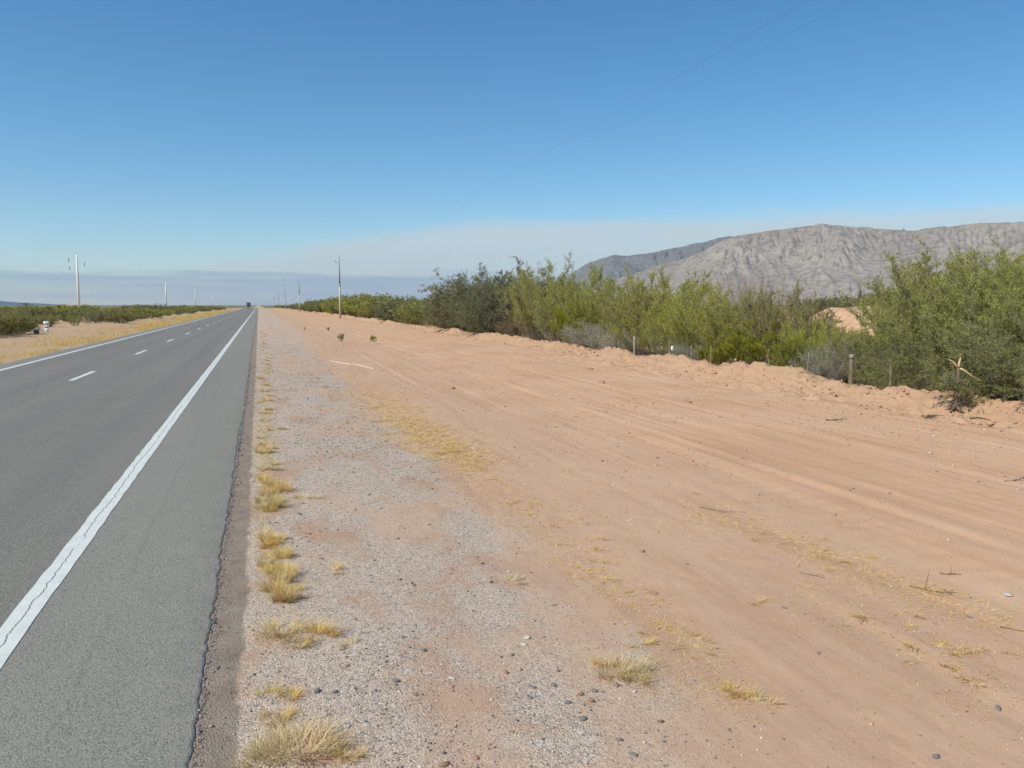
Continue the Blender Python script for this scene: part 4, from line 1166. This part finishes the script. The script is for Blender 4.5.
# ------------------------------------------------------------------ fence along the thicket
FX = 13.45
fen = tag(empty('wire_fence', (FX, 20, gz(FX, 20)), 0), 'old wire fence of thin stakes half hidden along the front of the thicket', 'fence')
f0 = np.array([FX, 20, gz(FX, 20)])
def fence_post(u, vtop, r, mat, lab=None, top=None):
    x, y = toward(u, FX); z0 = gz(x, y) - .1; z1 = height_at(vtop, x, y)
    mb = MB(); K = 6; gg = np.random.default_rng(int(u))
    P = np.stack([x + gg.normal(0, .006, K), y + gg.normal(0, .006, K), np.linspace(z0, z1, K)], -1) - f0
    mb.tube(P, np.linspace(r * 1.05, r * .9, K) * gg.uniform(.94, 1.06, K), 8)
    o = mb.build('post', M[mat], fen)
    if lab: o['label'] = lab
    return x, y, z1
P3 = [fence_post(635, 336.5, .045, 'post_pale', 'pale grey fence post'), fence_post(854, 355, .055, 'post_wood', 'thick wooden post with a pale bleached top'), fence_post(893.5, 359, .032, 'post_pale', 'thin pale post')]
mb = MB(); x, y, z1 = P3[1]
mb.tube(np.array([[x, y, z1 - .09], [x, y, z1 - .01], [x, y, z1 + .015]]) - f0, [.058, .058, .045], 8); mb.build('bleached_cap', M['post_pale'], fen)
for u, v in [(564, 336), (579, 335.5), (592, 335), (605, 336), (619, 336.5), (670, 341), (692, 343), (712, 344), (738, 346), (770, 349), (810, 352)]:
    fence_post(u, v + (int(u) % 5), .013, 'twig_pale')
for hz in (.35, .62, .86):
    mb = MB(); pts_ = []
    for y in np.arange(13, 42, 1.0): pts_.append([FX, y, gz(FX, y) * .3 + hz - .02 * math.sin(y)])
    mb.tube(np.array(pts_) - f0, .003, 4); mb.build('wire', M['wire'], fen)

# plastic bag caught on the fence
bx, by = toward(673.5, FX - .1); bz = height_at(352, bx, by)
n = 14; uu, vv = np.meshgrid(np.linspace(0, 2 * math.pi, n, endpoint=False), np.linspace(0, 1, 9))
rad = (.02 + .075 * np.sin(np.clip(vv, 0, 1) * math.pi) ** .8) * (1 + .7 * (fbm(uu * 1.5, vv * 5, 3, 5) - .5))
V = np.stack([rad * np.cos(uu) * .8 + .04 * (.5 - vv), rad * np.sin(uu) * .7, .22 * vv], -1).reshape(-1, 3)
i = np.arange(8)[:, None] * n; j = np.arange(n)[None]; j2 = (j + 1) % n
Q = np.stack([i + j, i + j2, i + n + j2, i + n + j], -1).reshape(-1, 4)
tag(link('plastic_bag', mk_mesh('plastic_bag', V, Q, M['plastic']), None, (bx, by, bz)), 'crumpled white plastic bag caught on the wire fence', 'plastic bag')

# pale strip of plastic lying across the dirt
us = [(330, 361), (337, 362), (344, 363), (350, 364), (356, 364), (361, 365.2), (367, 367), (374, 368.5)]
C = np.array([on_ground(*p) for p in us]); tt = np.linspace(0, 1, 60)
cx = np.interp(tt, np.linspace(0, 1, len(us)), C[:, 0]); cy = np.interp(tt, np.linspace(0, 1, len(us)), C[:, 1])
tan = unit(np.stack([np.gradient(cx), np.gradient(cy)], -1)); nrm = np.stack([-tan[:, 1], tan[:, 0]], -1)
w = (.01 + .05 * np.exp(-((tt - .45) / .2) ** 2)) * (1 + .5 * (vnoise(tt * 14, tt * 0, 3) - .5))
rows_ = []
for sgn, dz in ((-1, -.01), (-1, .014), (-.3, .028), (.35, .020), (1, .014), (1, -.01)):
    X = cx + nrm[:, 0] * w * sgn; Y = cy + nrm[:, 1] * w * sgn; rows_.append(np.stack([X, Y, ground_z(X, Y) + dz + .012 * vnoise(tt * 30 + sgn, tt * 0, 8)], -1))
V = np.stack(rows_, 1); i = np.arange(59)[:, None] * 6; j = np.arange(5)[None]
Q = np.stack([i + j, i + j + 1, i + 7 + j, i + 6 + j], -1).reshape(-1, 4)
tag(link('plastic_strip', mk_mesh('plastic_strip', V.reshape(-1, 3), Q, M['tape'], None, True)), 'pale strip of plastic half buried across the dirt beside the gravel', 'plastic strip')

# ------------------------------------------------------------------ poles
def right_pole(u, vtop, label, X=11.9):
    x, y = toward(u, X); z0 = gz(x, y); H = height_at(vtop, x, y) - z0
    r = tag(empty('utility_pole', (x, y, z0), 0), label, 'utility pole', 'utility poles along the dirt strip')
    mb = MB(); mb.tube([[0, 0, -.3], [0, 0, H * .28], [0, 0, H * .555]], [.165, .148, .130], 12); mb.build('lower_shaft', M['concrete_mossy'], r, True)
    mb = MB(); mb.tube([[0, 0, H * .555], [0, 0, H * .8], [0, 0, H]], [.128, .105, .085], 12); mb.build('upper_shaft', M['concrete_grey'], r, True)
    mb = MB(); mb.tube([[0, 0, H * .525], [0, 0, H * .545]], [.155, .155], 12); mb.build('clamp_band', M['steel'], r)
    mb = MB(); mb.box((-.25, 0, H - .85), (.75, .04, .045)); mb.build('crossarm', M['steel'], r)
    for dx, hz in ((-.55, H - .81), (.0, H + .02)):
        mb = MB(); mb.tube([[dx, 0, hz], [dx, 0, hz + .06], [dx, 0, hz + .07], [dx, 0, hz + .13], [dx, 0, hz + .15], [dx, 0, hz + .20]], [.03, .03, .075, .06, .065, .03], 10)
        mb.build('insulator', M['insulator'], r)
    return x, y, z0 + H, r


T_ = []
T_.append(right_pole(340, 257.5, 'tall buff concrete pole with a dark clamp band, standing by itself before the green row'))
T_.append(right_pole(299.5, 279, 'thin grey pole next in line after the tall buff pole'))
T_.append(right_pole(285.5, 288.5, 'faint pole third in the line along the dirt strip'))
T_.append(right_pole(278.5, 293, 'tiny faint pole fourth in the line along the dirt strip'))
T_.append(right_pole(274.5, 296, 'tiniest faint pole, last visible in the line along the dirt strip'))
# conductors, strung to a pole behind the viewpoint
ends = [(11.6, -18., 9.4)] + [(t[0], t[1], t[2]) for t in T_]
for nm, dx, dz, lab in (('overhead_wire', 0., .2, 'upper thin overhead wire crossing the sky from the tall buff pole'), ('overhead_wire', -.55, -.62, 'fainter lower overhead wire running beneath the other one')):
    P = []
    for (a, b) in zip(ends[:-1], ends[1:]):
        nseg = 90
        for q in range(nseg):
            t = q / nseg; sag = 1.3 * 4 * t * (1 - t)
            P.append([a[0] + (b[0] - a[0]) * t + dx, a[1] + (b[1] - a[1]) * t, a[2] + (b[2] - a[2]) * t + dz - sag])
    P.append([ends[-1][0] + dx, ends[-1][1], ends[-1][2] + dz])
    mb = MB(); mb.tube(P, .0022 if dx == 0 else .0013, 5); tag(mb.build(nm, M['wire']), lab, 'wire')


def left_pole(u, vtop, X, label):
    x, y = toward(u, X); z0 = gz(x, y); H = height_at(vtop, x, y) - z0
    r = tag(empty('power_pole', (x, y, z0), 0), label, 'power pole', 'white power poles across the road')
    mb = MB(); mb.tube([[0, 0, -.3], [0, 0, H * .5], [0, 0, H]], [.29, .225, .16], 14); mb.build('shaft', M['concrete'], r, True)
    for sx_, hz, L in ((-1, H - .9, 1.55), (-1, H - 2.7, 1.45), (1, H - 1.8, 1.45)):
        mb = MB(); mb.tube([[sx_ * .12, 0, hz + .12], [sx_ * L, 0, hz + .18]], [.035, .022], 8); mb.build('crossarm', M['concrete'], r)
        mb = MB(); zz = np.linspace(hz + .14, hz - .62, 15); rr = np.where(np.arange(15) % 2 == 1, .095, .045)
        mb.tube(np.stack([np.full(15, sx_ * L * .97), np.zeros(15), zz], -1), rr, 10); mb.build('insulator', M['insulator'], r)
    mb = MB(); mb.tube([[0, 0, H], [0, 0, H + .35]], [.05, .03], 8); mb.build('top_pin', M['steel'], r)
    return r


left_pole(79, 255, -36, 'tall white power pole with hanging insulators, standing in the scrub across the road')
left_pole(166.5, 283, -35, 'smaller white power pole beside the tallest round shrub')
left_pole(195.5, 290.5, -34, 'faint white power pole third in the line across the road')
left_pole(212.5, 295.5, -33, 'tiny faint power pole far across the road before the vanishing point')

# ------------------------------------------------------------------ roadside marker and block
mx_, my_ = on_ground(46.8, 333.5); mz_ = gz(mx_, my_)
mk = tag(empty('roadside_marker', (mx_, my_, mz_), 0), 'small white roadside marker with a dark band, standing on the far verge', 'road marker')
mb = MB(); mb.box((0, 0, .14), (.24, .14, .34)); mb.build('base', M['concrete'], mk)
mb = MB(); mb.box((0, 0, .345), (.20, .11, .07)); mb.build('band', M['band'], mk)
mb = MB(); mb.box((0, 0, .44), (.32, .12, .12)); mb.build('lower_plate', M['whitepaint'], mk)
mb = MB(); mb.box((0, 0, .525), (.20, .10, .05)); mb.build('neck', M['band'], mk)
mb = MB(); mb.box((0, 0, .67), (.36, .14, .24), .02); mb.build('head', M['whitepaint'], mk)
bx_, by_ = on_ground(36.6, 334.6)
bl = tag(empty('concrete_block', (bx_, by_, gz(bx_, by_)), R(20)), 'low broken concrete block with a dark underside beside the white marker', 'concrete block')
mb = MB(); mb.box((0, 0, .12), (.30, .4, .26), .02, 0, .01); mb.build('footing', M['band'], bl)
mb = MB(); mb.box((0, 0, .31), (.46, .55, .12), .02, 0, .012); mb.build('slab', M['concrete'], bl)

# ------------------------------------------------------------------ oncoming truck
tx, ty = -6.2, 560.; tz = float(dip(np.array([ty]))[0])
tr = tag(empty('truck', (tx, ty, tz), 0), 'dark oncoming truck with lit headlights far down the road', 'truck')
k = NT('truck_paint'); M['truck'] = k.done(k.pbsdf((.05, .065, .075), .35, spec=.5))
k = NT('truck_glass'); M['tglass'] = k.done(k.pbsdf((.10, .13, .16), .12, spec=.8))
k = NT('truck_tyre'); M['tyre'] = k.done(k.pbsdf((.03, .03, .03), .9))
k = NT('truck_canvas'); nz = k.noise(3); M['canvas'] = k.done(k.pbsdf(k.ramp(nz, [(.3, (.07, .08, .085)), (.7, (.11, .12, .125))]), .8, nz))
k = NT('headlamp'); M['lamp'] = k.done(k.n('Emission', {'Color': (1, .96, .85, 1), 'Strength': 3.}).outputs[0])
mb = MB(); mb.box((0, 1.2, 1.75), (2.4, 2.1, 2.3), .14); mb.box((0, 1.25, .62), (2.3, 2.0, .3)); mb.build('cab', M['truck'], tr)
mb = MB(); mb.box((0, .13, 2.15), (2.1, .06, .85), .02); mb.build('windscreen', M['tglass'], tr)
mb = MB(); mb.box((0, .08, .55), (2.45, .2, .42), .04); mb.build('bumper', M['steel'], tr)
mb = MB(); mb.box((0, .13, 1.2), (1.2, .05, .5), .02); mb.build('grille', M['steel'], tr)
mb = MB(); mb.box((0, 7.2, 2.35), (2.55, 9.4, 2.9), .08); mb.build('cargo_box', M['canvas'], tr)
mb = MB(); mb.box((0, 6.9, .8), (.9, 9.6, .25)); mb.build('chassis', M['steel'], tr)
for s in (-1, 1):
    mb = MB(); mb.box((s * .95, .10, .95), (.28, .10, .18), .03); mb.build('headlight', M['lamp'], tr)
    mb = MB(); mb.box((s * 1.42, .45, 2.1), (.2, .1, .5), .03); mb.build('mirror', M['truck'], tr)
    for yw in (1.0, 8.6, 9.9):
        mb = MB(); mb.tube([[s * .85, yw, .5], [s * 1.15, yw, .5]], [.5, .5], 18); mb.build('wheel', M['tyre'], tr)

# ------------------------------------------------------------------ haze
HZ = 3.2e-5
mb = MB()
k = NT('haze'); vol = k.n('VolumePrincipled', {'Color': (.62, .80, 1., 1), 'Density': HZ, 'Anisotropy': .25})
k.t.links.new(vol.outputs[0], k.out.inputs['Volume'])
hx = 16000.; z0_, z1_ = -16., 760.
Vb = np.array([(a, b, c) for c in (z0_, z1_) for a, b in ((-hx, -hx), (hx, -hx), (hx, hx), (-hx, hx))])
Qb = [[0, 3, 2, 1], [4, 5, 6, 7], [0, 1, 5, 4], [1, 2, 6, 5], [2, 3, 7, 6], [3, 0, 4, 7]]
hz_o = tag(link('haze', mk_mesh('haze', Vb, np.array(Qb), k.m)), 'thin pale blue haze lying over the plain', 'haze', kind='stuff')

# ------------------------------------------------------------------ light
SUN_EL = R(48)
sun_az = math.atan2(-.81 * math.cos(YAW) - .59 * math.sin(YAW), .81 * math.sin(YAW) - .59 * math.cos(YAW))   # bearing from +Y, clockwise
sd = Vector((math.sin(sun_az) * math.cos(SUN_EL), math.cos(sun_az) * math.cos(SUN_EL), math.sin(SUN_EL)))
L = bpy.data.lights.new('sun', 'SUN'); L.energy = 4.75; L.angle = R(.53); L.color = (1., .94, .80)
so = bpy.data.objects.new('sun', L); COL.objects.link(so); so.rotation_euler = sd.to_track_quat('Z', 'Y').to_euler()
so.location = (0, 0, 50)

w = bpy.data.worlds.new('World'); sc.world = w; w.use_nodes = True
nt = w.node_tree; nt.nodes.clear()
class WN(NT):
    def __init__(s): s.t = nt; s.out = nt.nodes.new('ShaderNodeOutputWorld')
k = WN()
sky = k.n('TexSky', sky_type='NISHITA'); sky.sun_disc = False; sky.sun_elevation = SUN_EL; sky.sun_rotation = sun_az
sky.altitude = 900; sky.air_density = 1.0; sky.dust_density = .2; sky.ozone_density = 3.0
gen = k.n('TexCoord').outputs['Generated']; xyz = k.n('SeparateXYZ', {0: gen})
x, y, z = xyz.outputs
az = k.math('ARCTAN2', x, y)      # bearing, rad
# thin cirrostratus band: flat foot, soft top that rises to the right
cv = k.n('CombineXYZ', {0: az, 1: z}).outputs[0]
n1 = k.noise(3.2, cv, 6, .6, (1.2, 9., 1)); n2 = k.noise(6., cv, 5, .6, (1., 26., 1))
zt = k.math('ADD', z, k.mr(n1, .2, .8, -.012, .012))
top = k.mr(az, -.10, .27, .044, .101)
fade = k.math('MULTIPLY', k.mr(k.math('SUBTRACT', top, zt), -.005, .011), k.mr(az, -.20, .07))
c1 = k.math('MULTIPLY', fade, k.mr(n2, .2, .75, .62, 1.))
foot = k.math('ADD', z, k.mr(n2, .3, .7, -.006, .006))
band = k.mr(foot, .040, .030)     # grey-blue stratus below 2 degrees
band = k.math('MULTIPLY', band, k.mr(n2, .25, .7, .95, .45))
band = k.math('MULTIPLY', band, k.mr(az, .62, .2, .25, 1.))
SK = k.n('HueSaturation', {'Hue': .492, 'Saturation': 1.25, 'Value': 1.3, 'Color': sky.outputs[0]}).outputs[0]
SKYG = SK
SK = k.mix(k.math('MULTIPLY', c1, .88), SK, (6.5, 7.1, 7.3))
SK = k.mix(k.math('MULTIPLY', band, .8), SK, (2.6, 3.75, 5.7))
bg = k.n('Background', {'Color': SK, 'Strength': .1})
nt.links.new(bg.outputs[0], k.out.inputs['Surface'])

# ------------------------------------------------------------------ render settings
sc.view_settings.view_transform = 'Standard'; sc.view_settings.look = 'None'
sc.view_settings.exposure = 0.0; sc.view_settings.gamma = 1.0; sc.view_settings.use_curve_mapping = False
sc.render.engine = 'CYCLES'
cy = sc.cycles
cy.use_denoising = True
try: cy.denoiser = 'OPENIMAGEDENOISE'; cy.denoising_input_passes = 'RGB_ALBEDO_NORMAL'
except Exception: pass
cy.max_bounces = 7; cy.diffuse_bounces = 6; cy.glossy_bounces = 2; cy.transmission_bounces = 6; cy.volume_bounces = 0; cy.transparent_max_bounces = 8
cy.caustics_reflective = False; cy.caustics_refractive = False
cy.pixel_filter_type = 'BLACKMAN_HARRIS'; cy.filter_width = 1.5
